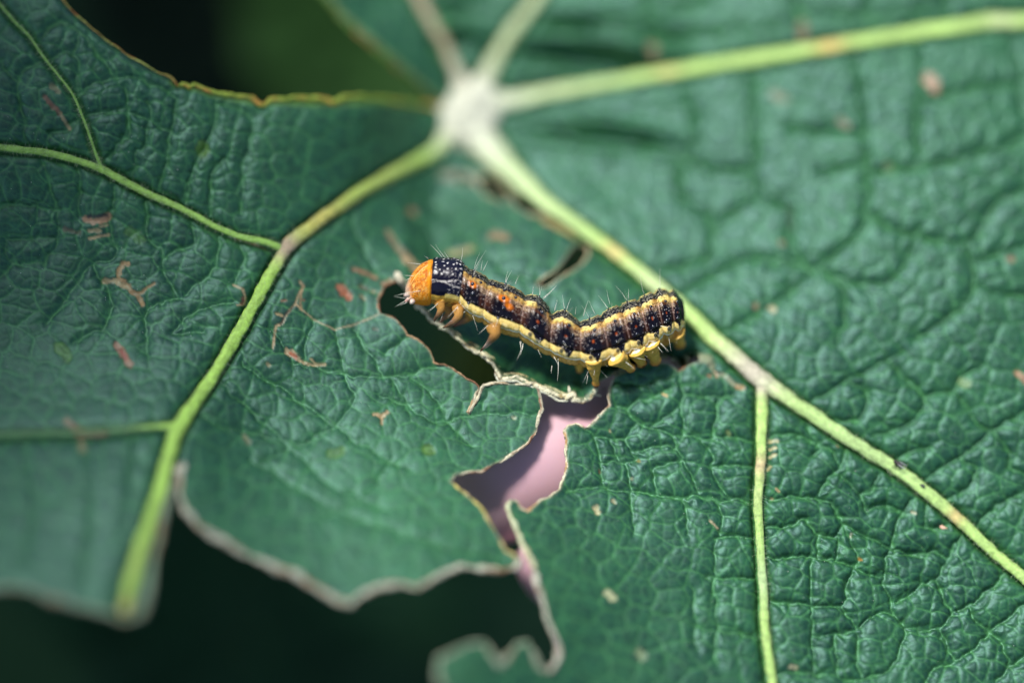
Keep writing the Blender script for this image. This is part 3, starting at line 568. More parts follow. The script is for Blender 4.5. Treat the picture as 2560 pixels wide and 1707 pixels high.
# dry rims left by chewing
m_rim = attr_mat('dry_chewed_rim', rough=.8, spec=.2, nscale=25, namp=.35, bscale=60, bstr=.8, bdist=.02)
def rim_part(path, r, seed, c0=(.55, .50, .34), c1=(.30, .20, .10), rusty=.25, lump=.5):
    st = resample(path, 2.6); n = len(st)
    st = st + (np.stack([fbm(np.arange(n) * .12, np.zeros(n), seed), fbm(np.arange(n) * .12, np.ones(n), seed + 1)], -1) - .5) * 5
    st[0] = path[0]; st[-1] = path[-1]
    b_, nn = leaf_pt(st[:, 0], st[:, 1]); dep = (b_ - CAMP) @ (-TOCAM)
    rr = r * (1 - lump + 2 * lump * fbm(np.arange(n) * .06, np.zeros(n), seed + 5)) * dep / F
    rr[:3] *= .5; rr[-3:] *= .5
    ctr = b_ + nn * .03 + nn * (.05 * (fbm(np.arange(n) * .09, np.zeros(n) + 3, seed) - .5))[:, None]
    vv, ff, a = tube(ctr, rr, nn, 10, .8, .45, seed, k=1.2)
    k_ = np.clip((fbm(np.arange(n)[:, None] * .10, a[None] * .9 + 2, seed + 9) - .55) * 6 + rusty, 0, 1)[..., None]
    dk = np.clip((fbm(np.arange(n)[:, None] * .3, a[None] * 1.9 + 2, seed + 19) - .62) * 8, 0, 1)[..., None]
    col = C3f(c0) * (1 - k_) + C3f(c1) * k_; col = col * (1 - .7 * dk)
    pc = np.vstack([col.reshape(-1, 3), col[0, 0], col[-1, 0]])
    return mesh_obj('chewed_rim', vv, ff, m_rim, leaf_root, attrs={'pigment': ('FLOAT_COLOR', np.column_stack([pc, np.ones(len(pc))]))})
PALE = (.50, .50, .38)
rim_part(e_leftbottom, 8, 3, (.24, .30, .20), (.26, .18, .10), .15, .55)
rim_part(np.vstack([e_tab, e_midbottom[1:8]]), 9, 5, PALE, (.25, .17, .10), .3)
rim_part(e_midbottom[7:], 8.5, 7, PALE, (.30, .16, .08), .3, .8)
rim_part(e_midright[:7], 6, 11, (.50, .42, .12), (.50, .40, .20), .2)
rim_part(e_midright[6:], 3.6, 13, (.60, .55, .38), (.25, .12, .07), .2)
rim_part(e_midtop[:13], 4.0, 17, (.60, .55, .38), (.4, .25, .12), .05)
rim_part(e_midtop[12:34], 2.4, 19, (.45, .30, .16), (.20, .09, .05), .4)
rim_part(e_midtop[33:], 3.2, 23, (.40, .22, .12), (.20, .10, .06), .4)
rim_part(e_slit_lo, 2.4, 29, (.46, .20, .10), (.24, .08, .05), .3)
rim_part(e_rightl[:10], 3.4, 31, (.62, .57, .42), (.45, .28, .15), .05)
rim_part(e_rightl[9:26], 4.0, 37, (.66, .62, .42), (.45, .25, .10), .1)
rim_part(e_rightl[25:34], 7, 41, (.58, .62, .38), (.5, .45, .25), .1, .6)
rim_part(e_rightl[33:], 7.5, 43, (.50, .50, .38), (.40, .30, .22), .1, .6)
rim_part(e_bottom[:14], 7, 47, (.32, .38, .26), (.25, .22, .14), .1, .6)
rim_part(s_left[:12], 2.2, 53, (.36, .40, .10), (.42, .16, .05), .2)
rim_part(s_left[11:], 5.5, 59, (.30, .40, .06), (.50, .24, .06), .15, .6)
rim_part(s_right, 6.5, 61, (.12, .24, .05), (.26, .10, .04), .1, .4)
for h, s_, r_ in ((h_slash, 67, 7), (h_hub1, 71, 6), (h_hub2, 73, 6), (h_head, 79, 4)): rim_part(np.vstack([h, h[:1]]), r_ * .5, s_, (.46, .42, .24), (.30, .20, .12), .3)
# the thick two-layered rim the caterpillar is grazing along
rim_part(e_strip[2:-3], 6., 83, (.72, .68, .46), (.42, .32, .14), .05, .45)
rim_part(e_strip[5:-4] + np.array([5., -6.]), 3.0, 89, (.78, .72, .42), (.35, .22, .08), .1, .4)
rim_part(e_strip[12:-4] + np.array([-3., 5.]), 2.8, 97, (.60, .60, .45), (.20, .14, .08), .2, .5)

# small dry tatters
m_dry = plain('dry_tatter', (.62, .58, .42), .8, .2, 0, 20, .3)
def tatter(u, v, pts, d, mat=m_dry):
    st = np.array(pts, float); P3 = at(u + st[:, 0], v + st[:, 1], DIST + d + st[:, 2])
    vv, ff, a = tube(catmull(P3, 5), np.interp(np.linspace(0, 1, (len(pts) - 1) * 5 + 1), np.linspace(0, 1, len(pts)), st[:, 3]) * PX, np.tile(TOCAM, ((len(pts) - 1) * 5 + 1, 1)), 10, .35, .4, 4)
    return mesh_obj('dry_tatter', vv, ff, mat, leaf_root)
tatter(990, 680, [(0, 0, .0, 6), (6, 10, -.05, 10), (14, 24, -.05, 8), (26, 42, .05, 5), (34, 60, .1, 3)], .3)
tatter(1420, 970, [(2, -6, -.05, 1.5), (4, 8, -.05, 5), (10, 18, 0, 7), (14, 28, .05, 4)], .05)
tatter(1495, 972, [(-18, 12, 0, 2), (-4, 14, 0, 4), (8, 17, 0, 1.5)], .1)
tatter(2365, 1322, [(-20, -12, -.06, 2), (-8, -4, -.08, 5), (10, 8, -.08, 6), (24, 20, -.05, 3)], .15, plain('peach_scar', (.70, .42, .30), .7))

# downy hairs of the veins: nobody could count them
vv = []; ff = []
for c, n_, r_, aa, t_, tn in hairs_v:
    tn = tn / (np.linalg.norm(tn) + 1e-9); sd_ = np.cross(tn, n_); dr = sd_ * math.cos(aa) + n_ * math.sin(aa)
    p0 = c + dr * r_ * .9 + tn * rng.uniform(-.03, .03); L = rng.uniform(.03, .075); d2 = dr + tn * rng.uniform(-.6, .6) + sd_ * rng.uniform(-.3, .3)
    p1 = p0 + d2 * L; wv = np.cross(d2, TOCAM); wv /= np.linalg.norm(wv) + 1e-9; k = len(vv)
    vv += [p0 + wv * .0016, p0 - wv * .0016, p0 + n_ * .003, p1]; ff += [(k, k + 1, k + 3), (k + 1, k + 2, k + 3), (k + 2, k, k + 3)]
o = mesh_obj('vein_down', np.array(vv), ff, plain('pale_hair', (.45, .55, .35), .6), leaf_root, smooth=False); o['kind'] = 'stuff'
vv = []; ff = []
for i in range(900):
    u_, v_ = rng.uniform(0, 2560), rng.uniform(0, 1700)
    if inside(np.array([u_]), np.array([v_]), hole_big)[0] or inside(np.array([u_]), np.array([v_]), sinus)[0]: continue
    j = int(np.searchsorted(ux, u_)); i2 = int(np.searchsorted(vy, v_)); p = LEAFP[i2, j] + nrm[i2, j] * .003
    r_ = rng.uniform(.0022, .006); k = len(vv)
    for q_ in (RIGHT, UP, -RIGHT, -UP): vv.append(p + q_ * r_ * rng.uniform(.6, 1.3))
    vv.append(p + nrm[i2, j] * r_); ff += [(k, k + 1, k + 4), (k + 1, k + 2, k + 4), (k + 2, k + 3, k + 4), (k + 3, k, k + 4)]
o = mesh_obj('dust_speck', np.array(vv), ff, plain('pale_dust', (.55, .60, .52), .6), leaf_root, smooth=False); o['kind'] = 'stuff'

# ---------------------------------------------------------------- the caterpillar
K5 = ((960, 580), .2678); K6 = ((1300, 640), .2424)
stn = [(K5, (196, 560), (204, 612)), (K5, (205, 500), (222, 648)), (K5, (240, 425), (262, 668)), (K5, (290, 350), (318, 680)), (K5, (350, 295), (372, 688)), (K5, (420, 262), (420, 686)), (K5, (482, 240), (456, 672)),
       (K5, (545, 234), (505, 690)), (K5, (640, 240), (580, 690)), (K5, (720, 262), (650, 700)), (K5, (765, 305), (700, 720)), (K5, (800, 345), (745, 755)), (K5, (870, 372), (800, 800)),
       (K5, (960, 415), (890, 850)), (K5, (1070, 465), (990, 900)), (K5, (1210, 515), (1120, 950)), (K5, (1320, 572), (1250, 1000)), (K5, (1440, 600), (1370, 1065)), (K5, (1535, 690), (1480, 1130)),
       (K6, (330, 580), (300, 1040)), (K6, (460, 560), (440, 1095)), (K6, (590, 648), (580, 1130)), (K6, (700, 655), (720, 1150)), (K6, (790, 612), (880, 1130)), (K6, (900, 555), (1030, 1090)), (K6, (1030, 495), (1170, 1040)),
       (K6, (1160, 455), (1300, 985)), (K6, (1290, 400), (1420, 925)), (K6, (1420, 345), (1525, 870)), (K6, (1540, 345), (1610, 830)), (K6, (1620, 385), (1660, 800)), (K6, (1675, 455), (1690, 750)), (K6, (1700, 560), (1703, 660))]
tp = np.array([T(*k, [a])[0] for k, a, b in stn]); bt = np.array([T(*k, [b])[0] for k, a, b in stn])
tp = catmull(tp, 30); bt = catmull(bt, 30)
cc = (tp + bt) / 2; arc = np.r_[0, np.cumsum(np.linalg.norm(np.diff(cc, axis=0), axis=1))]
NS = 760; ss = np.linspace(0, arc[-1], NS)
I = lambda A: np.stack([np.interp(ss, arc, A[:, k]) for k in range(2)], -1)
tp, bt = I(tp), I(bt)
ker = np.hanning(13); ker /= ker.sum()
for A in (tp, bt):
    for k in range(2):
        pad = np.r_[np.full(6, A[0, k]), A[:, k], np.full(6, A[-1, k])]; sm = np.convolve(pad, ker, 'valid'); A[6:-6, k] = sm[6:-6]
C2d = (tp + bt) / 2; Rpx = np.linalg.norm(tp - bt, axis=1) / 2; ehat = (tp - bt) / (2 * Rpx[:, None])
PHI = math.radians(29)
xb = [1080.5, 1153, 1214, 1305, 1378, 1450, 1514, 1566, 1610, 1648, 1680, 1702]
sb = [float(ss[np.argmin(np.abs(C2d[:, 0] - x))]) for x in xb]
bdelta = np.interp(ss, [0, sb[0], sb[2], sb[4], sb[6], sb[8], arc[-1]], [-.04, -.06, -.08, -.10, -.08, .0, .15])
NT = 220; psi = np.linspace(0, 2 * math.pi, NT, endpoint=False)
SS, PS = np.meshgrid(ss, psi, indexing='ij'); TH = np.degrees(PS - PHI); TH = (TH + 180) % 360 - 180; AT = np.abs(TH)
seg = np.searchsorted(sb, SS) - 1                      # -1 head, 0 collar, 1.. body rings
sbx = np.array(sb + [arc[-1] + 6]); lo = sbx[np.clip(seg, 0, len(sb) - 1)]; hi = sbx[np.clip(seg + 1, 1, len(sb))]
ph = np.clip((SS - lo) / (hi - lo), 0, 1); ph = np.where(seg < 0, SS / sb[0], ph)
# shape: ring folds, fine annulets, the swollen yellow side ridge
edge = np.minimum(ph, 1 - ph) * (hi - lo)
rad = np.ones_like(SS)
body = seg >= 1
rad -= np.where(body, .085 * np.exp(-(edge / 4.) ** 2), 0)
rad += np.where(body, .035 * (np.sin(ph * math.pi) - .6) + .03 * (fbm(SS / 14, PS * 3, 205) - .5), 0)
rad += np.where(body, .012 * np.cos(ph * 2 * math.pi * 6 + .4 * np.sin(np.radians(TH) * 5)), 0) * (1 - .5 * np.exp(-((AT - 95) / 15) ** 2))
rad += np.where(body, .055 * np.exp(-((AT - 101) / 8.) ** 2) * (.7 + .5 * np.abs(np.sin(ph * math.pi * 3 + seg))), 0)
rad -= np.where(body, .05 * np.exp(-((AT - 121) / 5.) ** 2), 0)
rad -= np.where(body, .04 * np.exp(-((AT - 86) / 3.5) ** 2), 0)
rad += np.where(seg >= 0, .02 * (fbm(SS / 6, PS * 9, 5) - .5), 0)
ds = SS - sb[0]
rad -= .10 * np.exp(-((ds + .5) / 1.6) ** 2)           # neck seam
rad += np.where(seg == 0, .02 * np.cos(ph * 9) * (AT < 70), 0)
rad -= np.where(seg == -1, .03 * np.exp(-((AT) / 5.) ** 2), 0)
ce, se = np.cos(PS), np.sin(PS)
ctr = at(C2d[:, 0], C2d[:, 1], DIST + bdelta)
dep = DIST + bdelta
E3 = ehat[:, :1] * RIGHT - ehat[:, 1:] * UP
Rw = Rpx * dep / F
def body_pt(s, psi_, k=1.):
    i = int(np.clip(round(s / arc[-1] * (NS - 1)), 0, NS - 1))
    n_ = E3[i] * math.cos(psi_) + TOCAM * math.sin(psi_)
    return ctr[i] + n_ * Rw[i] * k, n_, i
BP = ctr[:, None] + (E3[:, None] * ce[..., None] + TOCAM * (se * .94)[..., None]) * (Rw[:, None] * rad)[..., None]
# colours
BK, BRN, YE, CRM, ORG, WHT, BEL = map(C3f, ((.004, .003, .007), (.052, .014, .004), (.78, .60, .17), (.80, .72, .42), (.80, .20, .008), (.72, .68, .62), (.62, .34, .07)))
pc = np.tile(BK, SS.shape + (1,))
def put(mask, col, k=1.):
    global pc
    m = np.clip(np.asarray(mask, float) * k, 0, 1)[..., None]; pc = pc * (1 - m) + col * m
def band(x, a, b, soft=2.): return np.clip((x - a) / soft + .5, 0, 1) * np.clip((b - x) / soft + .5, 0, 1)
nz = fbm(SS / 5, PS * 12, 3); nz2 = fbm(SS / 2.4, PS * 22, 23); nzl = fbm(SS / 12, PS * 6, 43)
wv = 1.6 * np.sin(SS / 3.1 + TH * .1) + 2.2 * (nz - .5)
sg = seg
rear = np.clip((sg - 2.5) / 2, 0, 1)
# brown ground colour of the flanks, black blotch in the middle of each ring
put(band(AT, 14, 84), BRN, 1.); blot = np.exp(-((ph - .48) / .31) ** 4)
put(band(AT, 40, 90) * np.clip(blot * 1.3 + .35 * rear, 0, 1), BK, 1.)
put(band(AT, 44, 90) * (nzl > .55), BK, .6)
# golden upper band
put(band(AT, 12, 33, 3), C3f((.34, .17, .03)), .9)
yk = np.where(sg >= 4, np.exp(-((ph - .38) / .36) ** 6), np.where(sg == 3, np.exp(-((ph - .2) / .16) ** 4), .25 * (nz > .5)))
put(band(AT + 7 * (nz - .5), 14, 28, 2) * yk, YE, .95)
put(band(AT, 13, 34) * (fbm(SS / 4, PS * 14, 333) > .6), BK, .6)
put(band(AT, 13, 18) * yk, CRM, .35)
# dark ring round the back between the yellow
put(band(AT, 12, 34) * (sg == 3) * band(ph, .38, .75, .08), BK, 1)
# wavy pale pin-stripes
for a_ in (31, 35.5, 40, 44.5):
    put(band(AT + wv, a_ - .9, a_ + .9, 1.2) * (nz2 > .38) * np.clip(np.abs(ph - .48) * 4 - .3 + .3 * (nz - .5), .0, 1), C3f((.62, .44, .26)), .85)
for a_ in (49, 54, 60):
    put(band(AT + wv, a_ - .7, a_ + .7, 1.2) * (nz2 > .5) * np.clip(np.abs(ph - .48) * 5 - 1., 0, 1), C3f((.55, .42, .34)), .75)
for a_ in (20, 25):
    put(band(AT + wv, a_ - .8, a_ + .8, 1.2) * (nz2 > .45) * (1 - yk), C3f((.6, .45, .2)), .7)
# black back with two fine white lines each side
put(band(AT, -1, 14.5), BK, 1)
for a_ in (4.2, 9.5):
    put(band(AT + .35 * wv, a_ - .6, a_ + .6, 1.) * (nz2 > .48), C3f((.70, .62, .42)), .6)
# white peppering on the flanks
put((nz2 > .77) * band(AT, 46, 88), C3f((.62, .55, .5)), .8)
put(band(AT, 56 + 2 * np.sin(sg * 2.1), 61, 3) * band(ph, .45, .52, .05) * (sg >= 3), C3f((.42, .07, .006)), .9)
# orange patches of the second and third rings
put(np.exp(-(((AT - 38) / 8) ** 2 + ((ph - .45) / .15) ** 2) ** 2) * ((sg == 1) | (sg == 2)), ORG, 1.)
put(np.exp(-(((AT - 52) / 8) ** 2 + ((ph - .62) / .12) ** 2) ** 2) * (sg == 2), ORG, .7)
# yellow side ridge, its upper edge scalloped by black
scal = 85 + 20 * np.exp(-((ph - .58) / .13) ** 2) * (sg >= 3) + 4 * np.exp(-((ph - .3) / .2) ** 2) + 3 * (nz - .5)
put(band(AT, scal, 118, 2), YE * np.array([1., .98, 1.1]), 1.)
put(band(AT, scal + 6, 112) * (nz2 > .55), C3f((.55, .34, .04)), .55)
put(band(AT, 96, 104, 3) * (np.sin(ph * 20 + sg) > .2), CRM, .4)
wl = AT + 3.5 * np.cos(ph * 2 * math.pi) + 2 * (nz - .5)
put(band(AT, 115, 181, 2), BEL, 1.)
put(band(AT, 118, 181, 6) * (nzl > .5), C3f((.68, .42, .12)), .6)
put(band(wl, 107.5, 115, 1.5), C3f((.92, .88, .72)), 1.)
# pale creases between rings
put(np.exp(-(edge / 1.5) ** 2) * band(AT, 30, 84) * (sg >= 1), C3f((.42, .26, .20)), .4)
# tail end black
tail = np.clip((SS - (arc[-1] - 22)) / 5, 0, 1)
put(tail * band(AT, 12, 78), BK, .95); put(tail * band(AT, -1, 40), BK, .9)
put(np.exp(-((AT - 22) / 9) ** 2 - ((SS - (arc[-1] - 40)) / 8) ** 2), YE, .9)
# collar
col0 = seg == 0
put(col0, C3f((.006, .006, .018)), 1.)
put(col0 * (np.abs(wl - 62 + 6 * ph) < 1.9) * (nz > .40), C3f((.6, .55, .5)), .9)
put(col0 * (np.abs(AT - 66 + 5 * np.sin(ph * 6)) < 1.6) * (nz2 > .45), C3f((.6, .55, .5)), .7)
put(col0 * (nz2 > .72) * (ph > .55), C3f((.55, .5, .5)), .8)
for a_, n_ in ((9, 5), (19, 4), (30, 5), (42, 4)):
    for k in range(n_):
        p_ = (k + .5 + .25 * math.sin(a_ * k)) / n_
        put(col0 * (((AT - a_ - 3 * math.sin(k * 2.3 + a_)) / 2.3) ** 2 + ((ph - p_) / .03) ** 2 < 1), WHT, .85)
put(col0 * band(AT, 98, 181, 2), C3f((.60, .36, .06)), 1.); put(col0 * band(AT, 92, 104, 2) * (ph > .5), YE, .9)
put(col0 * band(AT, 116, 181, 3) * (nz > .5), C3f((.30, .12, .03)), .7)
# head
hd = seg < 0
put(hd, C3f((.80, .27, .02)), 1.)
put(hd * np.clip((fbm(SS / 5, PS * 9, 411) - .45) * 5, 0, 1) * (AT < 110) * (ph < .9), C3f((.88, .50, .12)), .6)
put(hd * (np.abs(fbm(SS / 9, PS * 5, 61) - .5) < .05) * (AT < 95) * (ph < .92), C3f((.35, .055, .004)), .75)
put(hd * (np.abs(fbm(SS / 6, PS * 7, 65) - .52) < .03) * (AT < 75) * (ph < .8), C3f((.75, .45, .12)), .6)
put(hd * band(AT, 0, 60, 20) * np.clip((fbm(SS / 7, PS * 6, 71) - .42) * 6, 0, 1), C3f((.42, .085, .006)), .7)
put(hd * (np.abs(AT - (8 + 46 * (1 - ph) ** 1.5)) < 2.) * (ph > .25), C3f((.85, .55, .2)), .7)
put(hd * np.clip(1.25 - ph * 4.2, 0, 1), C3f((.66, .48, .34)), .9)
put(hd * (ph > .86), C3f((.78, .30, .01)), .7)
put(hd * (ph > .975), C3f((.05, .02, .01)), .8)
for k in range(6):
    a_ = 66 + 9 * k * .9; p_ = .40 - .035 * abs(k - 2.5) ** 1.3
    put(hd * (((TH - a_) / 2.3) ** 2 + ((ph - p_) / .016) ** 2 < 1), C3f((.02, .005, .004)), 1.)
# belly tube -> closed mesh
idb = np.arange(NS * NT).reshape(NS, NT)
vb = BP.reshape(-1, 3); fb = np.stack([idb[:-1], idb[1:], np.roll(idb[1:], -1, 1), np.roll(idb[:-1], -1, 1)], -1).reshape(-1, 4)
vb = np.vstack([vb, ctr[0] - (ctr[3] - ctr[0]) * .6, ctr[-1] + (ctr[-1] - ctr[-4]) * .6]); colb = np.vstack([pc.reshape(-1, 3), C3f((.5, .35, .25)), BK])
tri = [(idb[0, j], idb[0, (j + 1) % NT], NS * NT) for j in range(NT)] + [(idb[-1, (j + 1) % NT], idb[-1, j], NS * NT + 1) for j in range(NT)]
allv = [vb]; allf = [tuple(x) for x in fb.tolist()] + [tuple(int(y) for y in x) for x in tri]; allc = [colb]; off = len(vb)
def limb(pts, cols, sides=20, flat=1., wob=.1, seed=1):
    """pts: (u, v, delta, radius px)"""
    global off, allf
    A = catmull(np.array(pts, float), 10); P3 = at(A[:, 0], A[:, 1], DIST + A[:, 2]); c = catmull(np.array(cols, float), 10)
    vv, ff, a = tube(P3, np.maximum(A[:, 3], .3) * PX, np.tile(TOCAM, (len(P3), 1)), sides, flat, wob, seed)
    allv.append(vv); allc.append(np.vstack([np.repeat(c, sides, 0), c[0], c[-1]])); allf += [tuple(int(q_) + off for q_ in f_) for f_ in ff]; off += len(vv)
LG, LB, LR = (.42, .21, .05), (.20, .11, .06), (.10, .025, .015)
k5 = lambda x, y: (960 + .2678 * x, 580 + .2678 * y); k6 = lambda x, y: (1300 + .2424 * x, 640 + .2424 * y)
# three pairs of true legs (near side full, far side behind)
limb([k5(520, 660) + (-.2, 14), k5(532, 720) + (-.22, 10), k5(505, 775) + (-.2, 6.5), k5(478, 812) + (-.12, 4), k5(468, 838) + (-.08, 1.6)], [LG, LG, LB, LB, LR])
limb([k5(690, 700) + (-.2, 16), k5(695, 780) + (-.25, 11), k5(645, 840) + (-.24, 7.5), k5(592, 876) + (-.15, 4.5), k5(548, 895) + (-.08, 1.6)], [LG, LG, LB, LB, LR])
limb([k5(1020, 880) + (-.3, 19), k5(1035, 950) + (-.34, 14), k5(1005, 1000) + (-.32, 9), k5(960, 1055) + (-.2, 5.5), k5(920, 1090) + (-.1, 3), k5(898, 1118) + (-.06, 1.6)], [LG, LG, LB, (.40, .30, .24), LR, LR])
limb([k5(600, 690) + (.05, 13), k5(610, 760) + (.05, 10), k5(560, 800) + (.05, 7), k5(520, 850) + (.08, 3)], [LG, LG, LB, LR])
limb([k5(800, 740) + (.05, 14), k5(790, 800) + (.08, 10), k5(720, 840) + (.1, 7), k5(640, 880) + (.1, 3)], [LG, LG, LB, LR])
PG, PO = (.60, .37, .07), (.45, .17, .04)
def proleg(a, b, d0, d1, r0, r1, foot=1.15):
    m = ((a[0] + b[0]) / 2, (a[1] + b[1]) / 2)
    limb([a + (d0, r0), (a[0] * .65 + b[0] * .35, a[1] * .65 + b[1] * .35, d0 * .7 + d1 * .3, (r0 + r1) * .52), (a[0] * .25 + b[0] * .75, a[1] * .25 + b[1] * .75, d0 * .3 + d1 * .7, r1 * 1.0), b + (d1, r1 * foot * .9), (b[0] + (b[0] - a[0]) * .05, b[1] + (b[1] - a[1]) * .05, d1, r1 * .5)], [PG, PG, PG, PO, LR], 24, 1., .2, int(a[0]))
proleg(k6(755, 1060), k6(785, 1325), -.25, -.02, 25, 9)
proleg(k6(620, 1080), k6(615, 1195), .15, .2, 17, 8)
proleg(k6(985, 1030), k6(1150, 1165), -.28, -.04, 26, 12)
proleg(k6(1190, 960), k6(1255, 1110), -.2, 0, 26, 13)
proleg(k6(1330, 900), k6(1405, 1092), -.15, .04, 27, 14)
proleg(k6(1600, 780), k6(1650, 915), .05, .30, 24, 13)
proleg(k6(1480, 850), k6(1485, 905), .1, .3, 20, 10)
# jaws, palps and the short horn at the tail
limb([k5(250, 610) + (-.15, 7), k5(222, 632) + (-.16, 5), k5(205, 648) + (-.2, 4), k5(196, 655) + (-.2, 1.5)], [(.7, .4, .2), (.66, .5, .4), (.5, .3, .25), LR])
limb([k5(270, 640) + (-.25, 7), k5(255, 660) + (-.28, 5), k5(240, 668) + (-.28, 2)], [(.6, .4, .3), (.7, .55, .45), (.06, .03, .03)])
limb([k5(230, 590) + (-.25, 6), k5(200, 592) + (-.3, 4), k5(183, 598) + (-.3, 1.5)], [(.7, .5, .3), (.7, .55, .45), (.3, .1, .06)])
limb([k6(1440, 380) + (.05, 9), k6(1432, 352) + (.04, 7), k6(1424, 334) + (.04, 2)], [tuple(BK)] * 3)
rawv = np.vstack(allv); rawc = np.vstack(allc)
cat_root = empty('caterpillar', tuple(at(1380, 950, DIST + .1)))
tag(cat_root, 'orange headed black and yellow caterpillar arched along the chewed leaf edge', 'caterpillar')
tmp = mesh_obj('caterpillar_raw', rawv, allf, None)
md = tmp.modifiers.new('r', 'REMESH'); md.mode = 'VOXEL'; md.voxel_size = .0068; md.use_smooth_shade = True
ms = tmp.modifiers.new('s', 'SMOOTH'); ms.factor = .5; ms.iterations = 2
dg = bpy.context.evaluated_depsgraph_get(); em = bpy.data.meshes.new_from_object(tmp.evaluated_get(dg), depsgraph=dg)
n = len(em.vertices); co = np.empty(n * 3); em.vertices.foreach_get('co', co); co = co.reshape(-1, 3)
kd = KDTree(len(rawv))
for i, p in enumerate(rawv.tolist()): kd.insert(p, i)
kd.balance()
near_i = np.fromiter((kd.find(p)[1] for p in co.tolist()), int, n)
org = np.array(cat_root.location); em.vertices.foreach_set('co', (co - org).ravel())
a = em.attributes.new('pigment', 'FLOAT_COLOR', 'POINT'); a.data.foreach_set('color', np.column_stack([rawc[near_i], np.ones(n)]).astype(np.float32).ravel())
em.polygons.foreach_set('use_smooth', [True] * len(em.polygons))
bpy.data.objects.remove(tmp); em.materials.clear(); em.materials.append(attr_mat('caterpillar_skin', rough=.24, spec=.22, nscale=30, namp=.15, bscale=60, bstr=.2, bdist=.004))
em.name = 'body'; bo = bpy.data.objects.new('body', em); COL.objects.link(bo); bo.parent = cat_root
print('caterpillar verts', n)

m_tub = plain('glossy_black_wart', (.006, .007, .016), .16, .6, .6, 30, .1)
m_hair = plain('white_bristle', (.82, .80, .66), .45, .5, 0, 10, .05)
m_dhair = plain('dark_bristle', (.10, .07, .06), .4, .5)
m_ring = plain('spiracle_rim', (.012, .008, .008), .3, .5)
m_ringw = plain('spiracle_plate', (.66, .52, .25), .5, .4)
def th2psi(th): return math.radians(th) + PHI
def s_of(sg_, p): return sb[sg_] + p * ((sb[sg_ + 1] if sg_ + 1 < len(sb) else arc[-1]) - sb[sg_])
def frame(s, psi_):
    p, n_, i = body_pt(s, psi_); tg = ctr[min(i + 4, NS - 1)] - ctr[max(i - 4, 0)]; tg /= np.linalg.norm(tg)
    n_ = E3[i] * math.cos(psi_) + TOCAM * math.sin(psi_) * .94; p = ctr[i] + n_ * Rw[i]
    n_ = n_ / np.linalg.norm(n_); return p, n_, tg, np.cross(tg, n_)
base_sph = bmesh.new(); bmesh.ops.create_icosphere(base_sph, subdivisions=3, radius=1); bsv = np.array([v.co[:] for v in base_sph.verts]); bsf = [tuple(v.index for v in f.verts) for f in base_sph.faces]; base_sph.free()
def wart(s, th, r, tall=1., point=0.):
    p, n_, tg, sd_ = frame(s, th2psi(th)); r = r * PX; v = bsv.copy(); h = np.clip(v[:, 2], 0, 1)
    sh = 1 - point * h ** .8 * .8
    vv = p - n_ * r * .2 + tg * (v[:, 0] * sh * r)[:, None] + sd_ * (v[:, 1] * sh * r)[:, None] + n_ * (v[:, 2] * r * tall * (1 + point * h))[:, None]
    mesh_obj('wart', vv, bsf, m_tub, cat_root); return p + n_ * r * tall * .8, n_, tg, sd_
def bristle(p0, dr, L, bend, r=.9, mat=m_hair):
    dr = dr / np.linalg.norm(dr); t_ = np.linspace(0, 1, 9)[:, None]; pth = p0 + dr * L * PX * t_ + bend * L * PX * t_ ** 2 * .5
    rr = r * PX * (1 - .85 * t_[:, 0]); vv, ff, _ = tube(pth, rr, np.tile(np.cross(dr, RIGHT + .3 * UP), (9, 1)), 5)
    mesh_obj('bristle', vv, ff, mat, cat_root)
R_ = lambda a, b: rng.uniform(a, b)
def hairs_from(p, n_, tg, sd_, k, L, spread=.5, mat=m_hair):
    for _ in range(k): bristle(p, n_ + tg * R_(-spread, spread) + sd_ * R_(-spread, spread), L * R_(.6, 1.2), UP * R_(-.2, .3) + RIGHT * R_(-.3, .5), R_(.45, .7), mat)
for g in range(1, 11):
    small = 1 - .05 * max(0, g - 4)
    for th in (16, -16):
        w_ = wart(s_of(g, .42), th, 4.0 * small, 1.2, .9 if g >= 3 else .3)
        if g < 10: hairs_from(*w_, 1 if g > 3 else 2, R_(38, 58), .45)
    w_ = wart(s_of(g, .58 if g > 2 else .45), 37 if g < 3 else 31, 5.8 * small); 
    if g in (3, 6, 8): hairs_from(*w_, 1, 30, .3, m_dhair)
    wart(s_of(g, .74), 22 if g < 3 else 49, 4.3 * small, 1.1)
    w_ = wart(s_of(g, .42 if g > 2 else .5), 60 if g < 3 else 75, 6.2 * small, 1.1)
    if g in (4, 5, 6): hairs_from(*w_, 1, 32, .6)
    w_ = wart(s_of(g, .40 if g < 3 else .64), 88 if g < 3 else 93, 4.4 * small, .8)
    if g <= 3: hairs_from(*w_, 1, 30, .6)
    for j in range(1):            # bristles of the underside
        p, n_, tg, sd_ = frame(s_of(g, R_(.2, .8)), th2psi(R_(112, 132)))
        bristle(p, -UP * R_(.6, 1.) + TOCAM * R_(.2, .5) + RIGHT * R_(-.4, .7), R_(24, 44), UP * R_(-.3, .1) + RIGHT * R_(-.3, .3), .5)
        mesh_obj('wart', p + bsv * 1.7 * PX, bsf, m_tub, cat_root)
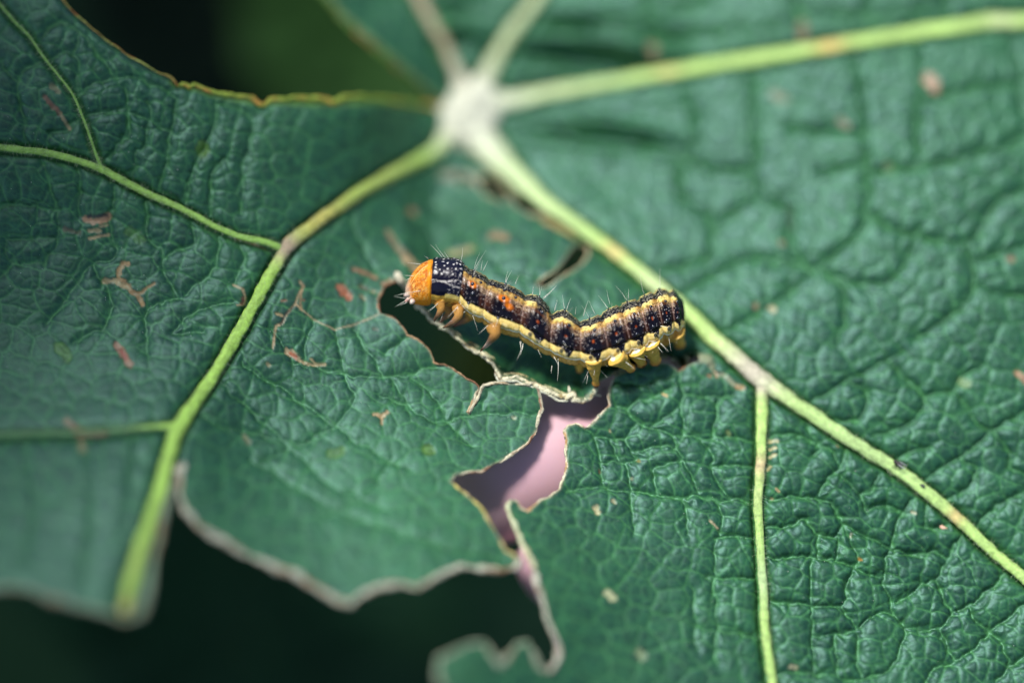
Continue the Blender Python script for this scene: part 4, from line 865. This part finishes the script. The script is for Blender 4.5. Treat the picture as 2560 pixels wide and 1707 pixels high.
# spiracles: dark oval rings on pale plates
for g, p_ in [(3, .30), (4, .34), (5, .36), (6, .38), (7, .40), (8, .42), (9, .45)]:
    p, n_, tg, sd_ = frame(s_of(g, p_), th2psi(93)); p = p + n_ * 3.4 * PX; t_ = np.linspace(0, 2 * math.pi, 20, endpoint=False); t2 = np.r_[t_, t_[0]]
    pth = p + sd_[None] * (np.cos(t2) * 4.6 * PX)[:, None] + tg[None] * (np.sin(t2) * 2.7 * PX)[:, None] + n_ * 1.2 * PX
    vv, ff, _ = tube(pth, np.full(21, 1.15 * PX), np.tile(n_, (21, 1)), 6); sp = mesh_obj('spiracle', vv, ff, m_ring, cat_root)
    v = bsv.copy(); sp['_o'] = tuple(cat_root.location)
    mesh_obj('spiracle_plate', p + sd_ * (v[:, :1] * 7. * PX) + tg * (v[:, 1:2] * 5. * PX) + n_ * (v[:, 2:] * 1.4 * PX), bsf, m_ringw, sp)
# long bristles seen on the head, collar and legs
def bris2(a, b, d=-.2, r=1., bow=.12, mat=m_hair):
    A = at(a[0], a[1], DIST + d); B = at(b[0], b[1], DIST + d - .05); L = np.linalg.norm(B - A) / PX; nrm_ = np.cross((B - A) / np.linalg.norm(B - A), TOCAM)
    bristle(A, (B - A) - nrm_ * bow * np.linalg.norm(B - A) * .5, L, nrm_ * bow, r, mat)
for a_, b_, bw in [((570, 240), (480, 115), .2), ((545, 240), (430, 115), -.2), ((600, 240), (560, 180), .1), ((720, 265), (735, 145), -.3), ((415, 250), (375, 220), 0), ((340, 300), (220, 285), .1), ((275, 410), (185, 405), 0), ((250, 430), (190, 455), 0), ((240, 560), (90, 600), -.1), ((230, 570), (140, 585), .1), ((340, 550), (190, 575), -.1), ((490, 530), (390, 545), .1),
                   ((505, 665), (395, 750), .2), ((510, 660), (430, 735), .1), ((560, 720), (525, 835), .1), ((690, 695), (590, 800), .1), ((760, 740), (575, 860), .15), ((735, 745), (640, 830), .1), ((970, 870), (880, 955), .1), ((1080, 900), (1040, 975), .1), ((1010, 960), (1050, 1010), -.2), ((1000, 990), (945, 1050), .1), ((1280, 1020), (1275, 1100), 0), ((1300, 1040), (1240, 1195), .15), ((1355, 980), (1400, 1050), .2),
                   ((905, 360), (920, 265), .1), ((925, 365), (970, 270), .1), ((1225, 490), (1260, 400), .1), ((1385, 590), (1395, 510), .05), ((1485, 625), (1610, 500), -.25), ((200, 640), (100, 700), .05), ((215, 655), (130, 690), .05), ((210, 620), (95, 600), .1)]:
    bris2(k5(*a_), k5(*b_), R_(-.3, -.12), R_(.55, .85), bw)
for a_, b_, bw in [((0, 880), (10, 960), 0), ((30, 925), (0, 1030), .1), ((95, 840), (135, 905), .2), ((350, 1040), (400, 1130), .15), ((395, 1090), (385, 1290), .15), ((455, 1005), (500, 1085), .1), ((740, 980), (845, 1000), 0), ((815, 1165), (905, 1260), .1), ((860, 1100), (905, 1140), 0), ((1085, 1090), (1190, 1170), .1), ((1165, 1045), (1300, 1070), .1), ((1310, 930), (1390, 950), 0), ((1405, 920), (1475, 1000), .1), ((1450, 900), (1530, 985), .1), ((1230, 1000), (1320, 1040), 0),
                   ((355, 570), (385, 455), .1), ((480, 560), (525, 430), .15), ((655, 620), (705, 455), .2), ((775, 600), (715, 460), .2), ((930, 500), (895, 350), .2), ((945, 590), (948, 485), 0), ((1120, 440), (1120, 340), .1), ((570, 600), (580, 520), .1), ((240, 430), (375, 305), -.2), ((130, 400), (135, 320), 0), ((330, 1130), (320, 1210), 0), ((700, 1230), (685, 1320), 0), ((1450, 720), (1540, 740), 0), ((770, 1170), (760, 1230), 0)]:
    bris2(k6(*a_), k6(*b_), R_(-.3, -.12), R_(.55, .85), bw)

# ---------------------------------------------------------------- the little fly and a crumb on the midrib
fl, fn = leaf_pt(np.array([2242.]), np.array([1163.])); fl = fl[0] + fn[0] * .12; fly = empty('fly', tuple(fl)); fn = fn[0]
tag(fly, 'tiny dark fly with clear wings sitting on the pale midrib', 'fly')
m_fly = plain('dark_fly', (.03, .018, .022), .35, .5); ax1 = RIGHT * .85 - UP * .5; ax2 = np.cross(fn, ax1)
vv, ff = blob(fl, (ax1, ax2, fn), (.050, .028, .030), 16, 10, .1); mesh_obj('body', vv, ff, m_fly, fly)
vv, ff = blob(fl - ax1 * .055 + fn * .01, (ax1, ax2, fn), (.02, .024, .022), 14, 8, .05); mesh_obj('head', vv, ff, m_fly, fly)
m_wing, nt, b, _ = mat_new('clear_wing'); b.inputs['Base Color'].default_value = (.6, .62, .6, 1); b.inputs['Alpha'].default_value = .45; b.inputs['Roughness'].default_value = .2
for s_ in (-1, 1):
    a_ = np.linspace(0, 2 * math.pi, 14, endpoint=False); ctrw = fl + fn * .035 + ax1 * .035 + ax2 * .02 * s_
    vv = [ctrw + (ax1 * math.cos(t_) * .055 + (ax2 * s_ * .5 + fn * .5) * math.sin(t_) * .02 + fn * .012) for t_ in a_]; mesh_obj('wing', np.array(vv), [tuple(range(14))], m_wing, fly)
    for j in range(3):
        p0 = fl + ax1 * (-.03 + .025 * j) + ax2 * .02 * s_; pm = p0 + ax2 * .035 * s_ + fn * .01 + ax1 * (-.015 + .015 * j); p1 = pm + ax2 * .02 * s_ - fn * .05
        vv, ff, _ = tube(np.array([p0, pm, p1]), [.005, .004, .002], np.tile(ax1, (3, 1)), 5); mesh_obj('leg', vv, ff, m_fly, fly)
cp, cn = leaf_pt(np.array([2302.]), np.array([1216.])); vv, ff = blob(cp[0] + cn[0] * .10, (ax1, ax2, cn[0]), (.035, .018, .015), 12, 8, .3, 9)
tag(mesh_obj('dirt_crumb', vv, ff, plain('dark_crumb', (.03, .03, .045), .6)), 'tiny blue black crumb on the midrib just below the fly', 'crumb')

# ---------------------------------------------------------------- hand steadying the leaf from below
def hand():
    root = empty('person', tuple(at(1900, 1300, DIST + 4.))); tag(root, 'bare pink fingers of a person holding the leaf from beneath', 'person')
    d = .98
    def P(u, v, dd): return at(u, v, DIST + d + dd)
    V_ = []; E_ = []; R__ = []
    def add(p, r, par):
        V_.append(tuple(p - np.array(root.location))); R__.append(r); i = len(V_) - 1
        if par is not None: E_.append((par, i))
        return i
    palm = add(P(2250, 1150, .9), 1.5, None); w1 = add(P(2800, 1000, 1.6), 1.7, palm); add(P(3500, 800, 3.0), 2.0, w1)
    def finger(pts):
        par = palm
        for u, v, dd, r in pts: par = add(P(u, v, dd), r, par)
    finger([(2050, 980, 1.0, .9), (1760, 1010, .6, .85), (1500, 1100, .0, .90), (1270, 1190, -.3, .86), (1100, 1270, -.25, .72)])
    finger([(2050, 1150, .7, .88), (1800, 1170, .3, .86), (1600, 1290, .0, .92), (1430, 1450, -.4, .88), (1370, 1530, -.5, .72)])
    finger([(2070, 1380, .9, .8), (1870, 1500, .5, .84), (1660, 1570, .0, .84), (1480, 1600, -.5, .84), (1420, 1615, -.6, .7)])
    finger([(2130, 1560, 1.1, .68), (2030, 1740, .9, .64), (1960, 1900, 1.0, .55), (1930, 2000, 1.2, .45)])
    finger([(2150, 800, 1.6, 1.0), (1950, 560, 1.8, .9), (1780, 420, 1.7, .8), (1680, 330, 1.9, .6)])
    me = bpy.data.meshes.new('hand'); me.from_pydata(V_, E_, []); o = bpy.data.objects.new('hand', me); COL.objects.link(o); o.parent = root
    sk = o.modifiers.new('skin', 'SKIN'); sk.use_smooth_shade = True; lay = me.skin_vertices[0].data
    for i, r in enumerate(R__): lay[i].radius = (r, r); lay[i].use_root = (i == 0)
    ss_ = o.modifiers.new('sub', 'SUBSURF'); ss_.levels = 3; ss_.render_levels = 3
    m, nt, b, out = mat_new('skin'); n_ = noise(nt, 1.2, 4); cr = nt.nodes.new('ShaderNodeValToRGB'); nt.links.new(n_.outputs[0], cr.inputs[0])
    cr.color_ramp.elements[0].color = (.56, .30, .35, 1); cr.color_ramp.elements[1].color = (.64, .42, .46, 1); nt.links.new(cr.outputs[0], b.inputs['Base Color'])
    b.inputs['Roughness'].default_value = .5; b.inputs['Subsurface Weight'].default_value = .15; b.inputs['Subsurface Radius'].default_value = (.5, .2, .1)
    me.materials.append(m)
    bpy.context.view_layer.objects.active = o
hand()

# ---------------------------------------------------------------- unseen branch added over the viewpoint to shade the left and block sky
def branch():
    root = empty('added_shade_branch', (-46, -12, 0)); tag(root, 'added leafy branch high above, unseen outside the frame, shading the leaf', 'branch')
    m = attr_mat('added_shade_leaf', rough=.5, spec=.3, nscale=2, namp=.3, bscale=4, bstr=.5, bdist=.1, transl=.15)
    pth = catmull(np.array([(-46, -12, 0), (-40, -11, 40), (-30, -10, 70), (-14, -12, 78), (2, -13, 80), (18, -14, 80)], float), 10)
    vv, ff, _ = tube(pth, np.linspace(.7, .2, len(pth)), np.tile((1., 0, 0), (len(pth), 1)), 12, 1, .1); mesh_obj('twig', vv, ff, plain('twig_bark', (.08, .07, .03), .7), root)
    r2 = np.random.default_rng(5)
    for i, (x, y, z, R0) in enumerate([(-14, -10, 74, 6.), (-8, -17, 77, 6.5), (-3, -9, 79, 5.5), (4, -16, 76, 6.5), (9, -7, 78, 6), (-20.3, 4, 74, 7.6), (-18.0, 5.5, 69, 6.5), (-18.5, 15.5, 70, 5.6), (-9, -9.5, 71, 3.4), (-20.5, 14, 76, 6.5), (15, -15, 77, 7), (-18, -18, 73, 7), (20, -8, 80, 6.), (-1, -24, 80, 7), (12, -24, 76, 6.5)]):
        R0 *= 1.3 if y < -5 and z > 70 else 1.
        a = np.linspace(0, 2 * math.pi, 60, endpoint=False); rr = R0 * (.78 + .22 * np.abs(np.cos(a * 2.5))) * (1 + .04 * np.sin(a * 23))
        tx, ty = r2.uniform(-.25, .25, 2); vv = []; K = 10
        for lay in (0, -.05):
            for k in range(K + 1):
                q_ = rr * k / K; vx = q_ * np.cos(a); vy_ = q_ * np.sin(a); vz = tx * vx + ty * vy_ - .02 * q_ ** 2 + .25 * np.abs(np.cos(a * 2.5)) * k / K + lay
                vv.append(np.stack([x + vx, y + vy_, z + vz], -1))
        n_ = 60; vv = np.concatenate(vv); ff = []
        for lay in (0, 1):
            o_ = lay * n_ * (K + 1)
            for k in range(K):
                for j in range(n_): 
                    f_ = (o_ + k * n_ + j, o_ + (k + 1) * n_ + j, o_ + (k + 1) * n_ + (j + 1) % n_, o_ + k * n_ + (j + 1) % n_); ff.append(f_ if lay == 0 else f_[::-1])
        for j in range(n_): ff.append((K * n_ + j, n_ * (K + 1) + K * n_ + j, n_ * (K + 1) + K * n_ + (j + 1) % n_, K * n_ + (j + 1) % n_))
        rb = np.exp(-((1 - np.abs(np.cos(a * 2.5))) / .004)); c_ = np.tile(C3f((.02, .08, .03)) * (1 - rb[:, None] * .5) + C3f((.12, .22, .05)) * rb[:, None] * .5, (2 * (K + 1), 1))
        mesh_obj('leaf_blade', vv, ff, m, root, attrs={'pigment': ('FLOAT_COLOR', np.column_stack([c_, np.ones(len(c_))]))})
        b = pth[int(np.argmin(np.linalg.norm(pth - np.array([x, y, z]), axis=1)))]
        if np.linalg.norm(b - np.array([x, y, z])) > .8:
            sp = np.array([b, (b + np.array([x, y, z])) / 2 + np.array([0, 0, -.5]), np.array([x, y, z - .1])]); v2, f2, _ = tube(catmull(sp, 6), np.full(13, .14), np.tile((0, .1, 1.), (13, 1)), 8)
            mesh_obj('leaf_stalk', v2, f2, m, root, attrs={'pigment': ('FLOAT_COLOR', np.tile([.1, .16, .04, 1], (len(v2), 1)))})
branch()

# ---------------------------------------------------------------- leaves of the same plant further down, out of focus
m_bg = attr_mat('lower_leaf', rough=.6, spec=.12, nscale=1.5, namp=.35, bscale=4, bstr=.5, bdist=.1, transl=.15)
def lower_leaf(label, outline, d, col, seed, tilt=(0, 0), lower=True):
    """outline in photo coordinates at distance DIST+d; filled, cupped, with veins"""
    o2 = resample(catmull(np.vstack([outline, outline[:1]]).astype(float), 6), 22)[:-1]; c = o2.mean(0); n_ = len(o2); rings = 22
    vv = [c]; 
    for k in range(1, rings + 1):
        t_ = k / rings; vv += list(c + (o2 - c) * t_ * (1 + .03 * t_ * np.sin(np.arange(n_) * .9 + seed)[:, None]))
    vv = np.array(vv); r = np.hypot(*(vv - c).T) / 300; ang = np.arctan2(vv[:, 1] - c[1], vv[:, 0] - c[0])
    rib = np.abs(((ang * 5 / math.pi + seed) % 1) - .5) * 2
    z = d + tilt[0] * (vv[:, 0] - c[0]) / 200 + tilt[1] * (vv[:, 1] - c[1]) / 200 + .35 * np.sin(r * 2.2 + seed) + .35 * rib * np.minimum(r, 1) + .25 * (fbm(vv[:, 0] / 60, vv[:, 1] / 60, seed) - .5)
    P3 = at(vv[:, 0], vv[:, 1], DIST + z)
    P3 = np.vstack([P3, P3 - np.array([0, 0, .04])]); nv = len(vv)
    ff = []
    for s_ in (0, nv):
        f1 = [(s_, s_ + 1 + j, s_ + 1 + (j + 1) % n_) for j in range(n_)]
        for k in range(rings - 1):
            a0 = s_ + 1 + k * n_; a1 = a0 + n_
            f1 += [(a0 + j, a1 + j, a1 + (j + 1) % n_, a0 + (j + 1) % n_) for j in range(n_)]
        ff += f1 if s_ == 0 else [f_[::-1] for f_ in f1]
    a0 = 1 + (rings - 1) * n_
    ff += [(a0 + j, nv + a0 + j, nv + a0 + (j + 1) % n_, a0 + (j + 1) % n_) for j in range(n_)]
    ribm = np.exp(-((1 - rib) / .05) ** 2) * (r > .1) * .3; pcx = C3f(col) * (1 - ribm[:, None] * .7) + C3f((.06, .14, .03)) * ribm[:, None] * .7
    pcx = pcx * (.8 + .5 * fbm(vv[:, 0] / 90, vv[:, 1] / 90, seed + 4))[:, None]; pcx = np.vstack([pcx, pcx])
    root = empty('lower_leaf', tuple(P3[0])); tag(root, label, 'leaf', 'out of focus leaves below the big leaf')
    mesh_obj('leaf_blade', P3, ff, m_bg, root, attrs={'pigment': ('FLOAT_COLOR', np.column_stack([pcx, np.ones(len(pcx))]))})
    q0 = P3[0]; sp = np.array([q0 + np.array([0, 0, -.05]), q0 + np.array([1.5, 2, -6]), np.array([q0[0] + 2, q0[1] + 3, -.3])])
    sp = catmull(sp, 8); v2, f2, _ = tube(sp, np.linspace(.16, .3, len(sp)), np.tile(RIGHT, (len(sp), 1)), 10); mesh_obj('leaf_stalk', v2, f2, m_bg, root, attrs={'pigment': ('FLOAT_COLOR', np.tile([.05, .1, .02, 1], (len(v2), 1)))})
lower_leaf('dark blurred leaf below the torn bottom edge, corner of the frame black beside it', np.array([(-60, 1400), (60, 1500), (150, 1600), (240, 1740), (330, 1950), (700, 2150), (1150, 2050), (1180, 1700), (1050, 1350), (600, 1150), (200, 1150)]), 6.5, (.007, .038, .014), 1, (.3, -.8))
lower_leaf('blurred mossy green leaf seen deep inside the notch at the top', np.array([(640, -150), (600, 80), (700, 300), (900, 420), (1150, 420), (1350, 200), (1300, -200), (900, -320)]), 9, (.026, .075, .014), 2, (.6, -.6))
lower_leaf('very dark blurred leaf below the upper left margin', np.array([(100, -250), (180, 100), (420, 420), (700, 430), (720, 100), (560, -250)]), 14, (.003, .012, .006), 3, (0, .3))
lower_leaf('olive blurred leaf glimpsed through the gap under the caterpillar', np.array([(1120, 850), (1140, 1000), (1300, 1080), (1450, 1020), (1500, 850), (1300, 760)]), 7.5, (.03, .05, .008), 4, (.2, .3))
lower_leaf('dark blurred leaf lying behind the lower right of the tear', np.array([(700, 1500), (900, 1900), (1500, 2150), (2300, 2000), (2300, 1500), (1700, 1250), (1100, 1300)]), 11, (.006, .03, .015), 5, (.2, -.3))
